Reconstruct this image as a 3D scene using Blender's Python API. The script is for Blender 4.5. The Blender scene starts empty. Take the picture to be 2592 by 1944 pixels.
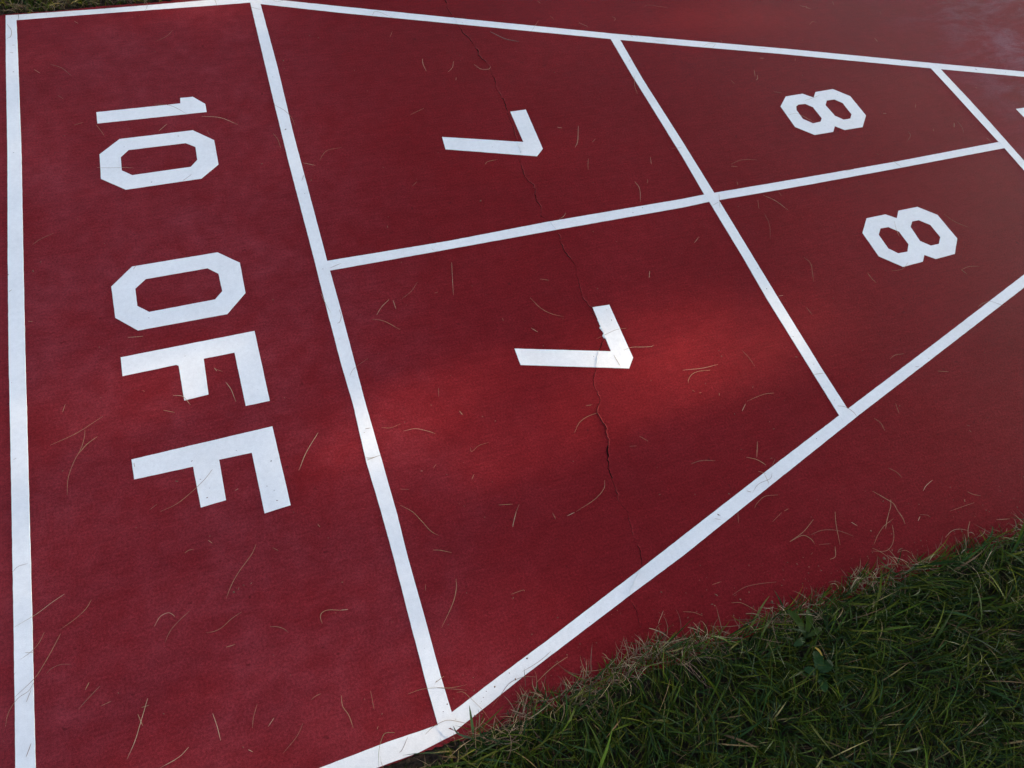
import bpy, bmesh, math, random
import numpy as np
from mathutils import Vector, Matrix

scene = bpy.context.scene
C = scene.collection
R = math.radians

# ---------------------------------------------------------------- camera
cam_data = bpy.data.cameras.new("camera")
cam = bpy.data.objects.new("camera", cam_data)
C.objects.link(cam)
cam_data.sensor_fit = 'HORIZONTAL'
cam_data.sensor_width = 36.0
cam_data.lens = 36.0 * 1803.65 / 2592.0
cam_data.clip_start = 0.02
cam_data.clip_end = 500.0
_right = Vector((0.941474636, -0.319261593, 0.108155185))
_up = Vector((0.225707720, 0.835380331, 0.501194301))
_back = Vector((-0.250362805, -0.447450263, 0.858549199))
cam.matrix_world = Matrix(((_right.x, _up.x, _back.x, -0.0620259),
                           (_right.y, _up.y, _back.y, -0.98810421),
                           (_right.z, _up.z, _back.z, 1.18669289),
                           (0, 0, 0, 1)))
scene.camera = cam

# ---------------------------------------------------------------- sky, sun, exposure
SUN_AZ, SUN_EL = 7.0, 24.0          # degrees; azimuth counter-clockwise from +x
world = bpy.data.worlds.new("World")
scene.world = world
world.use_nodes = True
wn = world.node_tree
for n in list(wn.nodes):
    wn.nodes.remove(n)
sky = wn.nodes.new("ShaderNodeTexSky")
sky.sky_type = 'NISHITA'
sky.sun_disc = False
sky.sun_elevation = R(SUN_EL)
sky.sun_rotation = R(90.0 - SUN_AZ)
sky.altitude = 200
sky.air_density = 0.75
sky.dust_density = 1.2
sky.ozone_density = 0.35
bg = wn.nodes.new("ShaderNodeBackground")
bg.inputs["Strength"].default_value = 0.13
wo = wn.nodes.new("ShaderNodeOutputWorld")
# cloud veil added to whiten the blue sky light, broken up by noise
tc = wn.nodes.new("ShaderNodeTexCoord")
cn = wn.nodes.new("ShaderNodeTexNoise")
cn.inputs["Scale"].default_value = 3.0
cn.inputs["Detail"].default_value = 6.0
wn.links.new(tc.outputs["Generated"], cn.inputs["Vector"])
cr_ = wn.nodes.new("ShaderNodeMapRange")
cr_.inputs["From Min"].default_value = 0.35
cr_.inputs["From Max"].default_value = 0.65
cr_.inputs["To Min"].default_value = 0.30
cr_.inputs["To Max"].default_value = 0.75
wn.links.new(cn.outputs[0], cr_.inputs["Value"])
bw = wn.nodes.new("ShaderNodeRGBToBW")
wn.links.new(sky.outputs[0], bw.inputs[0])
cm = wn.nodes.new("ShaderNodeMix")
cm.data_type = 'RGBA'
wn.links.new(cr_.outputs[0], cm.inputs[0])
wn.links.new(sky.outputs[0], cm.inputs[6])
wn.links.new(bw.outputs[0], cm.inputs[7])
wn.links.new(cm.outputs[2], bg.inputs[0])
wn.links.new(bg.outputs[0], wo.inputs[0])

sun_data = bpy.data.lights.new("sun", 'SUN')
sun_data.energy = 3.3
sun_data.angle = R(0.53)
sun_data.color = (1.0, 0.82, 0.60)
sun = bpy.data.objects.new("sun", sun_data)
C.objects.link(sun)
SUN = Vector((math.cos(R(SUN_EL)) * math.cos(R(SUN_AZ)), math.cos(R(SUN_EL)) * math.sin(R(SUN_AZ)), math.sin(R(SUN_EL))))
sun.rotation_euler = SUN.to_track_quat('Z', 'Y').to_euler()

scene.view_settings.view_transform = 'Standard'
scene.view_settings.look = 'None'
scene.view_settings.exposure = 2.67
scene.view_settings.gamma = 1.0
scene.view_settings.use_curve_mapping = False
scene.cycles.max_bounces = 6
scene.cycles.transparent_max_bounces = 4

rng = np.random.default_rng(11)
random.seed(5)

# ---------------------------------------------------------------- measured outlines (metres on the court, z = 0 plane)
GLYPH = {"one":[[[-0.4075,0.558],[-0.2268,0.5536],[-0.2254,0.5726],[-0.1973,0.5716],[-0.1731,0.5416],[-0.1731,0.5137],[-0.4073,0.5203]],[]],"zero":[[[-0.4084,0.4193],[-0.3652,0.4596],[-0.2102,0.4573],[-0.1689,0.4157],[-0.1696,0.3374],[-0.2098,0.3015],[-0.3637,0.3014],[-0.4098,0.344]],[[[-0.3666,0.4027],[-0.3495,0.4213],[-0.23,0.4191],[-0.2108,0.4025],[-0.2117,0.3602],[-0.2275,0.3414],[-0.3475,0.3413],[-0.3676,0.3604]]]],"o":[[[-0.4081,0.0449],[-0.367,0.0865],[-0.204,0.0853],[-0.1651,0.0479],[-0.1657,-0.031],[-0.2063,-0.0739],[-0.3686,-0.0719],[-0.4058,-0.0325]],[[[-0.3656,0.0297],[-0.3448,0.049],[-0.2281,0.0488],[-0.2094,0.0299],[-0.208,-0.0165],[-0.2237,-0.0333],[-0.3453,-0.0337],[-0.3654,-0.0138]]]],"fa":[[[-0.4026,-0.1255],[-0.1627,-0.1265],[-0.1602,-0.2867],[-0.2026,-0.2861],[-0.2056,-0.1661],[-0.2612,-0.1656],[-0.2624,-0.2451],[-0.3042,-0.2467],[-0.306,-0.1699],[-0.31,-0.1667],[-0.4023,-0.1672]],[]],"fb":[[[-0.4001,-0.3404],[-0.1643,-0.3401],[-0.1596,-0.497],[-0.2032,-0.4993],[-0.2064,-0.3819],[-0.2613,-0.3801],[-0.2601,-0.458],[-0.3009,-0.4597],[-0.3043,-0.3814],[-0.3988,-0.3787]],[]],"sevena":[[[0.5324,0.3761],[0.5734,0.3757],[0.5678,0.2344],[0.5453,0.2132],[0.3374,0.2807],[0.3409,0.3224],[0.5289,0.2659]],[]],"sevenb":[[[0.5085,-0.2379],[0.546,-0.2404],[0.5423,-0.376],[0.5243,-0.3973],[0.3145,-0.3332],[0.315,-0.2937],[0.5038,-0.3501]],[]],"eighta":[[[1.2589,0.2556],[1.2942,0.2886],[1.3487,0.2898],[1.3729,0.2691],[1.391,0.2889],[1.4491,0.2904],[1.484,0.2537],[1.4842,0.1741],[1.4477,0.1356],[1.3903,0.1357],[1.3704,0.1548],[1.3535,0.1359],[1.2951,0.1358],[1.2572,0.1745]],[[[1.3034,0.247],[1.314,0.2525],[1.3354,0.2509],[1.3504,0.2347],[1.3507,0.1899],[1.3395,0.178],[1.314,0.1764],[1.2952,0.1978],[1.296,0.2328]],[[1.3903,0.2346],[1.4049,0.2515],[1.4301,0.2511],[1.4462,0.2333],[1.4456,0.1873],[1.4317,0.172],[1.4097,0.1721],[1.3935,0.1907]]]],"eightb":[[[1.23,-0.1947],[1.2674,-0.156],[1.3236,-0.156],[1.3456,-0.1739],[1.3649,-0.153],[1.4228,-0.1529],[1.4596,-0.1886],[1.4616,-0.2673],[1.4237,-0.3073],[1.3656,-0.3093],[1.3445,-0.2912],[1.3276,-0.3083],[1.269,-0.3103],[1.2281,-0.2677]],[[[1.2669,-0.2097],[1.2838,-0.1927],[1.3071,-0.1936],[1.3258,-0.213],[1.3252,-0.2531],[1.308,-0.2729],[1.2812,-0.2718],[1.2657,-0.2531]],[[1.3637,-0.2067],[1.38,-0.1916],[1.3999,-0.192],[1.4204,-0.2127],[1.421,-0.2528],[1.4033,-0.271],[1.3788,-0.2707],[1.3604,-0.2515]]]],"one_apex":[[[1.9605,0.1084],[2.1412,0.104],[2.1426,0.123],[2.1707,0.122],[2.1949,0.092],[2.1949,0.0641],[1.9607,0.0707]],[]],"zero_apex":[[[1.9596,-0.0303],[2.0028,0.01],[2.1578,0.0077],[2.1991,-0.0339],[2.1984,-0.1122],[2.1582,-0.1481],[2.0043,-0.1482],[1.9582,-0.1056]],[[[2.0014,-0.0469],[2.0185,-0.0283],[2.138,-0.0305],[2.1572,-0.0471],[2.1563,-0.0894],[2.1405,-0.1082],[2.0205,-0.1083],[2.0004,-0.0892]]]]}
LINE = {"left":[[[-0.58,-0.928],[-0.5814,-0.7716],[-0.5814,-0.7065],[-0.5825,-0.5632],[-0.5842,-0.3841],[-0.5858,-0.2209],[-0.5877,-0.0703],[-0.5886,0.1681],[-0.5885,0.4581],[-0.591,0.7563],[-0.5914,0.9524]],[[-0.556,-0.928],[-0.5564,-0.78],[-0.557,-0.6954],[-0.5574,-0.547],[-0.5585,-0.3917],[-0.5594,-0.259],[-0.5608,-0.0775],[-0.5614,0.1616],[-0.5617,0.4525],[-0.5652,0.7517],[-0.5681,0.9305]]],"endtop":[[[-0.5914,0.9524],[-0.3777,0.9455],[-0.2496,0.944],[-0.0975,0.9442],[0.0171,0.9455]],[[-0.5681,0.9305],[-0.3608,0.9266],[-0.1389,0.9201],[-0.0131,0.9176],[0.0128,0.9184]]],"tritop":[[[0.0151,0.9332],[0.2148,0.8644],[0.5054,0.7664],[0.9255,0.6264],[1.113,0.5676],[1.4182,0.4723],[1.8308,0.336],[2.107,0.247],[2.76,0.029]],[[-0.0039,0.9127],[0.209,0.8371],[0.4982,0.7419],[0.9054,0.6069],[1.1014,0.5437],[1.3787,0.4581],[1.8106,0.3162],[2.0898,0.2267],[2.72,0.014]]],"base":[[[-0.0142,-0.9126],[-0.0158,-0.8493],[-0.016,-0.7384],[-0.0157,-0.6364],[-0.0168,-0.5519],[-0.0201,-0.4521],[-0.0173,-0.333],[-0.0199,-0.2436],[-0.0205,-0.0671],[-0.02,0.032],[-0.021,0.3138],[-0.019,0.5541],[-0.0143,0.9329]],[[0.0106,-0.9098],[0.0082,-0.8337],[0.008,-0.7485],[0.0069,-0.6406],[0.0084,-0.5593],[0.0068,-0.4442],[0.0052,-0.329],[0.0061,-0.1212],[0.005,0.026],[0.0058,0.4062],[0.0104,0.6424],[0.0105,0.9291]]],"center":[[[-0.0048,0.0122],[0.0696,0.0106],[0.2671,0.0063],[0.4953,0.0095],[0.8407,0.0047],[0.8999,0.0059],[1.1881,0.0019],[1.4728,-0.0004],[1.8111,0.0024]],[[-0.0037,-0.014],[0.1775,-0.0153],[0.5079,-0.017],[0.8286,-0.0203],[0.9013,-0.018],[1.1738,-0.022],[1.4572,-0.0227],[1.8117,-0.0214]]],"div78":[[[0.8986,-0.6261],[0.8977,-0.5127],[0.8965,-0.3084],[0.9003,-0.1883],[0.9013,-0.018],[0.8999,0.0059],[0.9033,0.1341],[0.9031,0.265],[0.9024,0.4431],[0.9056,0.6186]],[[0.9242,-0.6127],[0.9221,-0.5154],[0.9228,-0.3323],[0.9245,-0.1941],[0.9267,-0.0186],[0.9267,0.0061],[0.9273,0.1838],[0.9252,0.4325],[0.9311,0.6115]]],"div810":[[[1.809,-0.318],[1.8092,-0.1069],[1.8117,-0.0214],[1.8111,0.0024],[1.8107,0.1033],[1.8109,0.215],[1.8098,0.3305]],[[1.834,-0.318],[1.8343,-0.077],[1.8386,0.0691],[1.8397,0.176],[1.8376,0.322]]],"tribot":[[[-0.0099,-0.8975],[0.0105,-0.8913],[0.0884,-0.8667],[0.1904,-0.8361],[0.3778,-0.777],[0.4783,-0.7445],[0.6897,-0.6766],[0.9239,-0.6031],[1.2153,-0.5129],[1.5592,-0.4041],[2.72,-0.014]],[[0.0082,-0.9178],[0.1368,-0.8751],[0.3448,-0.8119],[0.4624,-0.7774],[0.5969,-0.7332],[0.9342,-0.6234],[1.5313,-0.4372],[2.76,-0.029]]],"endbot":[[[-0.57,-0.903],[-0.1909,-0.9025],[-0.1593,-0.9018],[-0.0908,-0.9003],[-0.0144,-0.9016]],[[-0.57,-0.929],[-0.1518,-0.9292],[-0.1113,-0.9283],[-0.0515,-0.9283],[-0.0175,-0.9242],[0.0121,-0.9209]]]}
CRACK = [[0.503,0.945],[0.499,0.9],[0.5,0.8509],[0.4956,0.8157],[0.4995,0.7834],[0.5031,0.7584],[0.5025,0.7344],[0.5083,0.7028],[0.5149,0.6748],[0.5215,0.6471],[0.5249,0.6236],[0.5202,0.6017],[0.5276,0.5779],[0.5349,0.5543],[0.5323,0.5265],[0.5317,0.4987],[0.5281,0.4749],[0.5257,0.4512],[0.5268,0.433],[0.5308,0.4204],[0.5273,0.3975],[0.5248,0.3776],[0.5233,0.3492],[0.5209,0.3241],[0.5194,0.302],[0.5142,0.281],[0.5117,0.2678],[0.514,0.2456],[0.5097,0.2277],[0.501,0.2082],[0.4955,0.1832],[0.4933,0.1578],[0.4982,0.1389],[0.5047,0.1248],[0.5033,0.11],[0.4975,0.0864],[0.4945,0.0674],[0.4974,0.0545],[0.4903,0.0297],[0.5047,0.0097],[0.5059,-0.0072],[0.5113,-0.0178],[0.509,-0.0359],[0.5062,-0.0559],[0.5034,-0.078],[0.5064,-0.094],[0.5109,-0.1062],[0.516,-0.123],[0.5061,-0.1512],[0.5018,-0.1759],[0.5007,-0.1968],[0.4988,-0.2152],[0.5023,-0.2286],[0.5058,-0.2418],[0.5054,-0.256],[0.505,-0.2741],[0.5062,-0.2885],[0.5066,-0.3045],[0.503,-0.3173],[0.4932,-0.3284],[0.4828,-0.3411],[0.4745,-0.3504],[0.4668,-0.3636],[0.4582,-0.3763],[0.4512,-0.3893],[0.4428,-0.4018],[0.4398,-0.4173],[0.4383,-0.4332],[0.4381,-0.4474],[0.4342,-0.4569],[0.4261,-0.4687],[0.4235,-0.4854],[0.4234,-0.4974],[0.4262,-0.5101],[0.4228,-0.526],[0.418,-0.5414],[0.4095,-0.5555],[0.4043,-0.5703],[0.4004,-0.5885],[0.3981,-0.6038],[0.3952,-0.6218],[0.396,-0.6345],[0.3931,-0.6521],[0.3987,-0.6747],[0.3962,-0.6889],[0.3955,-0.7065],[0.3911,-0.7198],[0.3914,-0.7329],[0.3929,-0.7463],[0.3913,-0.76],[0.385,-0.7708],[0.3778,-0.777],[0.3654,-0.7884],[0.3549,-0.7988],[0.3449,-0.8106],[0.3422,-0.8245],[0.3434,-0.8381],[0.3421,-0.8507],[0.3408,-0.8633],[0.343,-0.8742],[0.3452,-0.8851],[0.3458,-0.8929]]
LAWN_EDGE = [[-0.1124,-0.9288],[-0.0533,-0.9341],[-0.0182,-0.9266],[0.0065,-0.9236],[0.0347,-0.9262],[0.0677,-0.9309],[0.1008,-0.9193],[0.1487,-0.9073],[0.207,-0.9154],[0.258,-0.9042],[0.3085,-0.9009],[0.3447,-0.8951],[0.4006,-0.9051],[0.4541,-0.9142],[0.5198,-0.9196],[0.5764,-0.9108],[0.6537,-0.9133],[0.7035,-0.9117],[0.7462,-0.9054],[0.8067,-0.9062],[0.8902,-0.9145],[0.9746,-0.9163],[1.0478,-0.9164],[1.1265,-0.9183]]
CLIPPINGS = [
("mid-length bent clipping right of the long back line, upper one","brown",[[-0.4971,0.7446],[-0.4738,0.7278],[-0.4538,0.6952]]),
("tiny straight clipping just right of the long back line, upper one","pale straw",[[-0.5313,0.7314],[-0.5195,0.7162]]),
("tiny straight dry clipping above left of the 1 of 10","brown",[[-0.4841,0.6301],[-0.4724,0.6144]]),
("mid-length straight dry clipping just below the 1 of 10","straw",[[-0.4098,0.5151],[-0.4014,0.4939],[-0.3946,0.4732]]),
("long bent dry clipping on the 1 of 10","tan",[[-0.2835,0.5618],[-0.2512,0.5468],[-0.2174,0.5138]]),
("long bent dry clipping just below right of the 1 of 10","pale straw",[[-0.1861,0.4995],[-0.1457,0.4857],[-0.1109,0.4552]]),
("long bent dry clipping just right of the 10 OFF line in upper 7 box","tan",[[-0.0195,0.5074],[0.001,0.4802],[0.0119,0.4506],[0.0134,0.4287]]),
("mid-length bent dry clipping just left of the 10 OFF line in 10 OFF box","straw",[[-0.039,0.4111],[-0.032,0.3902],[-0.0298,0.3562]]),
("mid-length curved dry clipping right of the 10 OFF line in upper 7 box","tan",[[0.1026,0.3348],[0.0685,0.3279],[0.0459,0.3021]]),
("short straight dry clipping just right of the 10 OFF line in upper 7 box","pale straw",[[0.009,0.3034],[0.0337,0.2896]]),
("short straight dry clipping on the 10 OFF line, right of the 0 of 10","brown",[[0.0045,0.2661],[-0.0041,0.247]]),
("mid-length straight dry clipping on the 0 of 10","pale straw",[[-0.4149,0.3787],[-0.3792,0.3672],[-0.3423,0.3612]]),
("short straight dry clipping just above the 0 of 10","pale straw",[[-0.2619,0.4891],[-0.282,0.4682]]),
("short straight dry clipping just left of the 1 of 10","tan",[[-0.4555,0.5227],[-0.4346,0.5288]]),
("mid-length bent dry clipping below the far end line in 10 OFF box","brown",[[-0.2161,0.8295],[-0.2329,0.8072],[-0.2596,0.7919]]),
("tiny straight dry clipping just below the far end line in 10 OFF box","pale straw",[[-0.4384,0.9026],[-0.4301,0.8918]]),
("mid-length bent dry clipping just right of the long back line","brown",[[-0.5053,0.2078],[-0.5281,0.1984],[-0.545,0.1859]]),
("short straight dry clipping on the 0 of 10","brown",[[-0.2484,0.3018],[-0.2276,0.3173]]),
("mid-length curved dry clipping on the long back line, below the far end line","straw",[[-0.5884,0.9158],[-0.5791,0.8897],[-0.5802,0.8656],[-0.5892,0.8581]]),
("tiny straight clipping on the long back line, below the far end line, upper one","tan",[[-0.5777,0.8311],[-0.5711,0.8306]]),
("tiny straight clipping on the long back line, below the far end line, lower one","tan",[[-0.5825,0.8037],[-0.5746,0.8018]]),
("tiny straight dry clipping just above right of the 0 of 10","brown",[[-0.1806,0.4518],[-0.1756,0.4326]]),
("short straight dry clipping on the 10 OFF line, below the top slanted line","tan",[[-0.0181,0.8972],[0.007,0.8811]]),
("short curved dry clipping on the top slanted line","straw",[[0.0412,0.921],[0.0548,0.9064],[0.072,0.9128]]),
("mid-length bent dry clipping well left of the long crack in upper 7 box","pale straw",[[0.3706,0.612],[0.3661,0.5877],[0.3676,0.562]]),
("mid-length bent dry clipping left of the long crack in upper 7 box","pale straw",[[0.4476,0.5889],[0.4378,0.5655],[0.4206,0.5487]]),
("mid-length hooked dry clipping just left of the long crack in upper 7 box","pale straw",[[0.496,0.5676],[0.5088,0.5451],[0.5287,0.5415],[0.536,0.551]]),
("long bent brown twig below the top slanted line in upper 7 box","twig",[[0.5806,0.6921],[0.6097,0.6507],[0.6458,0.6372]]),
("short straight dry clipping below the top slanted line in upper 7 box","straw",[[0.322,0.7351],[0.3102,0.7126]]),
("mid-length straight dry clipping on the top slanted line","straw",[[0.7313,0.7181],[0.6934,0.6734]]),
("short straight dry clipping just above the top slanted line","pale straw",[[0.8411,0.6897],[0.8612,0.668]]),
("short curved clipping above the top slanted line, left one","tan",[[0.9498,0.7009],[0.9545,0.6892],[0.9457,0.6798]]),
("mid-length curved dry clipping above the top slanted line","brown",[[1.0622,0.7273],[1.078,0.7346],[1.1061,0.7242],[1.1359,0.712]]),
("long bent dry clipping right of the upper 7","pale straw",[[0.6837,0.2915],[0.6613,0.2397],[0.6461,0.2197]]),
("short straight dry clipping right of the upper 7","straw",[[0.6654,0.1777],[0.6558,0.1568],[0.6514,0.143]]),
("tiny straight clipping right of the upper 7, right one","brown",[[0.6966,0.2297],[0.7103,0.2397]]),
("mid-length bent dry clipping above left of the middle line in upper 7 box","pale straw",[[0.7477,0.0819],[0.7484,0.0559],[0.7342,0.0175]]),
("tiny straight dry clipping above left of the middle line in upper 7 box","tan",[[0.7828,0.082],[0.7758,0.0695]]),
("short straight dry clipping left of the 7-to-8 line in upper 7 box","pale straw",[[0.8213,0.1513],[0.8124,0.1261]]),
("mid-length bent dry clipping just left of the 7-to-8 line in upper 7 box","straw",[[0.9079,0.4453],[0.8911,0.4071],[0.8854,0.3757]]),
("tiny straight dry clipping on the 7-to-8 line","tan",[[0.9286,0.5134],[0.9146,0.5026]]),
("mid-length straight dry clipping above left of the upper 7","tan",[[0.3248,0.4282],[0.2856,0.4115]]),
("short curved dry clipping just below the upper 7","straw",[[0.4142,0.212],[0.4235,0.2194],[0.4479,0.2211]]),
("short bent dry clipping just above left of the middle line in upper 7 box","pale straw",[[0.5475,0.0248],[0.5392,0.0161],[0.5266,0.0108]]),
("tiny straight dry clipping left of the long crack in upper 7 box","pale straw",[[0.4364,0.5255],[0.4319,0.5147]]),
("mid-length curved dry clipping on the top slanted line","straw",[[0.2868,0.8137],[0.302,0.8251],[0.3399,0.7902]]),
("short straight dry clipping on the top slanted line, right of the 7-to-8 line","straw",[[1.0304,0.576],[1.0604,0.5674]]),
("tiny straight dry clipping above the middle line in upper 7 box","brown",[[0.1487,0.0778],[0.1471,0.0713]]),
("tiny straight dry clipping below left of the upper 7","brown",[[0.2444,0.1918],[0.2305,0.18]]),
("tiny straight dry clipping on the middle line","pale straw",[[0.2237,-0.007],[0.2286,-0.0139]]),
("short straight dry clipping above the top slanted line","tan",[[0.7701,0.7332],[0.777,0.7142]]),
("tiny straight dry clipping above the top slanted line","straw",[[0.7584,0.804],[0.7636,0.7922]]),
("short straight dry clipping just left of the 7-to-8 line in upper 7 box","brown",[[0.9151,0.1649],[0.8882,0.1677]]),
("tiny straight clipping right of the upper 7, left one","pale straw",[[0.6299,0.2977],[0.6404,0.2928]]),
("tiny straight dry clipping on the top slanted line","tan",[[0.9651,0.6184],[0.9719,0.6012]]),
("short straight dry clipping above left of the upper 8","straw",[[1.2589,0.4063],[1.2477,0.3804]]),
("short curved dry clipping above left of the upper 8","pale straw",[[1.256,0.3848],[1.2517,0.3724],[1.242,0.3656]]),
("tiny straight dry clipping above left of the upper 8","straw",[[1.1701,0.3776],[1.1737,0.3633]]),
("short straight dry clipping just above left of the upper 8","brown",[[1.2699,0.3124],[1.2895,0.3036]]),
("mid-length bent dry clipping on the upper 8","pale straw",[[1.3396,0.2621],[1.3717,0.2655],[1.3965,0.2756]]),
("mid-length curved dry clipping just right of the upper 8","pale straw",[[1.2613,0.2186],[1.2847,0.2196],[1.2973,0.2079],[1.319,0.1791]]),
("mid-length curved dry clipping above left of the middle line in upper 8 box","brown",[[1.5683,0.0924],[1.5624,0.0753],[1.5388,0.0579]]),
("mid-length bent clipping above left of the middle line in upper 8, right one","brown",[[1.7413,0.098],[1.7365,0.0707],[1.7274,0.054]]),
("short straight dry clipping above left of the middle line in upper 8 box","pale straw",[[1.7264,0.0947],[1.714,0.0784]]),
("short straight dry clipping well right of the upper 8","straw",[[1.6611,0.1873],[1.6476,0.1706]]),
("mid-length bent clipping above left of the middle line in upper 8, left one","tan",[[1.0153,0.0845],[1.0433,0.0895],[1.0895,0.0836]]),
("tiny straight clipping above left of the middle line in upper 8, left one","straw",[[1.0119,0.0781],[1.027,0.0732]]),
("mid-length bent dry clipping just below right of the middle line in lower 8 box","pale straw",[[1.0445,-0.0294],[1.066,-0.0534],[1.082,-0.0888]]),
("short straight dry clipping just below right of the middle line in lower 8 box","tan",[[1.0235,-0.0397],[1.0112,-0.0681]]),
("mid-length bent dry clipping right of the 7-to-8 line in lower 8 box","brown",[[1.0174,-0.0857],[1.0089,-0.1236],[0.9906,-0.1597]]),
("mid-length straight dry clipping on the 7-to-8 line","straw",[[0.9358,-0.0011],[0.9172,-0.0428]]),
("tiny straight dry clipping just below right of the middle line in lower 8 box","straw",[[1.0892,-0.0283],[1.0896,-0.0415]]),
("tiny straight clipping just above left of the middle line in upper 8, left one","tan",[[1.0008,0.0266],[0.9979,0.0155]]),
("short straight clipping on the middle line, below right of the upper 8, left one","tan",[[1.3041,-0.0011],[1.332,0.0001]]),
("short straight clipping on the middle line, below right of the upper 8, right one","straw",[[1.4555,0.0033],[1.4653,-0.0217]]),
("mid-length bent dry clipping on the lower 8","pale straw",[[1.3322,-0.1806],[1.3203,-0.2057],[1.3149,-0.2279]]),
("mid-length bent dry clipping just right of the lower 8","straw",[[1.4774,-0.1906],[1.4895,-0.2193],[1.514,-0.244]]),
("short curved clipping above the top slanted line, right one","tan",[[1.5377,0.5652],[1.5573,0.5793],[1.568,0.5716]]),
("short bent dry clipping well above the top slanted line","pale straw",[[1.5599,0.6574],[1.5761,0.6471],[1.5862,0.6362]]),
("tiny straight clipping well above the top slanted line, left one","tan",[[1.5804,0.6543],[1.5728,0.6398]]),
("tiny straight clipping well above the top slanted line, right one","straw",[[1.6807,0.6609],[1.6739,0.6437]]),
("tiny straight dry clipping well above left of the top slanted line","tan",[[1.8114,0.5905],[1.8056,0.5734]]),
("tiny straight dry clipping above left of the top slanted line","pale straw",[[1.712,0.4729],[1.7132,0.4564]]),
("mid-length bent dry clipping on the top slanted line","pale straw",[[1.1577,0.5278],[1.1786,0.5347],[1.2022,0.532]]),
("short straight clipping on the top slanted line, above left of the upper 8, left one","straw",[[1.2032,0.534],[1.1789,0.5137]]),
("tiny straight dry clipping just above the top slanted line","tan",[[1.2248,0.5465],[1.2248,0.5338]]),
("tiny straight clipping just below the top slanted line in upper 8, left one","pale straw",[[1.3026,0.4507],[1.3142,0.4486]]),
("tiny straight clipping just below the top slanted line in upper 8, right one","tan",[[1.4086,0.432],[1.4019,0.4207]]),
("tiny straight clipping just above left of the middle line in upper 8, right one","straw",[[1.7835,0.024],[1.7869,0.008]]),
("tiny straight dry clipping right of the 8-to-10 line in tip box","straw",[[1.8939,0.2129],[1.898,0.2087]]),
("tiny straight clipping above left of the middle line in upper 8, right one","straw",[[1.6481,0.0867],[1.6427,0.0773]]),
("tiny straight dry clipping right of the upper 8","pale straw",[[1.5386,0.1709],[1.5482,0.169]]),
("short straight dry clipping left of the 7-to-8 line in lower 7 box","pale straw",[[0.8069,-0.1269],[0.8257,-0.1133]]),
("short straight dry clipping on the 7-to-8 line, below right of the middle line","straw",[[0.9018,-0.0318],[0.9247,-0.0242]]),
("short straight clipping on the top slanted line, above left of the upper 8, right one","tan",[[1.3237,0.4887],[1.3443,0.4886]]),
("short straight dry clipping just below the O of OFF","pale straw",[[-0.3872,-0.0845],[-0.3609,-0.0884]]),
("mid-length curved dry clipping just below the first F","pale straw",[[-0.3217,-0.2319],[-0.3071,-0.2369],[-0.3003,-0.2471],[-0.295,-0.2594]]),
("mid-length straight dry clipping just left of the first F","pale straw",[[-0.2293,-0.2277],[-0.2223,-0.2466],[-0.2179,-0.2739]]),
("tiny straight clipping just right of the first F, right one","brown",[[-0.2454,-0.1934],[-0.2316,-0.2037]]),
("tiny straight clipping just right of the first F, left one","pale straw",[[-0.2446,-0.1918],[-0.242,-0.1995]]),
("short straight dry clipping just below left of the first F","straw",[[-0.3407,-0.2579],[-0.3221,-0.2676]]),
("long straight dry clipping right of the long back line","straw",[[-0.4397,-0.2434],[-0.4824,-0.2653],[-0.5252,-0.2777]]),
("long curved dry clipping left of the last F","tan",[[-0.4693,-0.2628],[-0.4707,-0.2779],[-0.4766,-0.3006],[-0.4872,-0.3215],[-0.4978,-0.3506],[-0.5017,-0.3781]]),
("mid-length bent dry clipping left of the last F","straw",[[-0.4505,-0.2814],[-0.4665,-0.2913],[-0.4818,-0.3066]]),
("long curved dry clipping just left of the last F","tan",[[-0.2743,-0.396],[-0.2881,-0.4113],[-0.3101,-0.4283],[-0.3364,-0.4436],[-0.3636,-0.4493]]),
("mid-length straight dry clipping just right of the last F","pale straw",[[-0.0894,-0.3749],[-0.1114,-0.4011],[-0.1224,-0.4167],[-0.135,-0.4385]]),
("mid-length straight dry clipping on the 10 OFF line","pale straw",[[-0.0238,-0.0683],[-0.0199,-0.0951],[-0.0138,-0.1221]]),
("short curved dry clipping on the 10 OFF line","tan",[[0.0033,-0.1166],[0.0037,-0.1323],[-0.0014,-0.1464],[-0.008,-0.1486]]),
("tiny straight clipping just right of the long back line, lower one","straw",[[-0.5547,-0.0033],[-0.5469,-0.006]]),
("tiny straight dry clipping on the long back line, left of the O of OFF","straw",[[-0.5867,0.0758],[-0.5814,0.0802]]),
("tiny straight clipping right of the long back line, first from top","straw",[[-0.4985,-0.2025],[-0.5032,-0.2172]]),
("tiny straight dry clipping just right of the last F","pale straw",[[-0.238,-0.4435],[-0.2433,-0.4455]]),
("tiny straight clipping below the last F, first from left","brown",[[-0.3671,-0.4345],[-0.3797,-0.4415]]),
("short straight dry clipping on the middle line, right of the 10 OFF line","tan",[[0.007,-0.0083],[0.0314,-0.0016]]),
("tiny straight dry clipping on the O of OFF","tan",[[-0.3654,0.078],[-0.359,0.0866]]),
("tiny straight dry clipping on the last F","tan",[[-0.3965,-0.3489],[-0.3959,-0.3566]]),
("tiny straight dry clipping below the first F","straw",[[-0.3714,-0.2078],[-0.3672,-0.2106]]),
("tiny straight dry clipping on the long back line, left of the last F","straw",[[-0.5809,-0.2893],[-0.5763,-0.2877]]),
("long straight dry clipping below the middle line in lower 7 box","pale straw",[[0.2549,-0.0534],[0.2442,-0.0956],[0.234,-0.1374]]),
("mid-length bent dry clipping below the middle line in lower 7 box","brown",[[0.1712,-0.0868],[0.1511,-0.1098],[0.126,-0.123]]),
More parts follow.
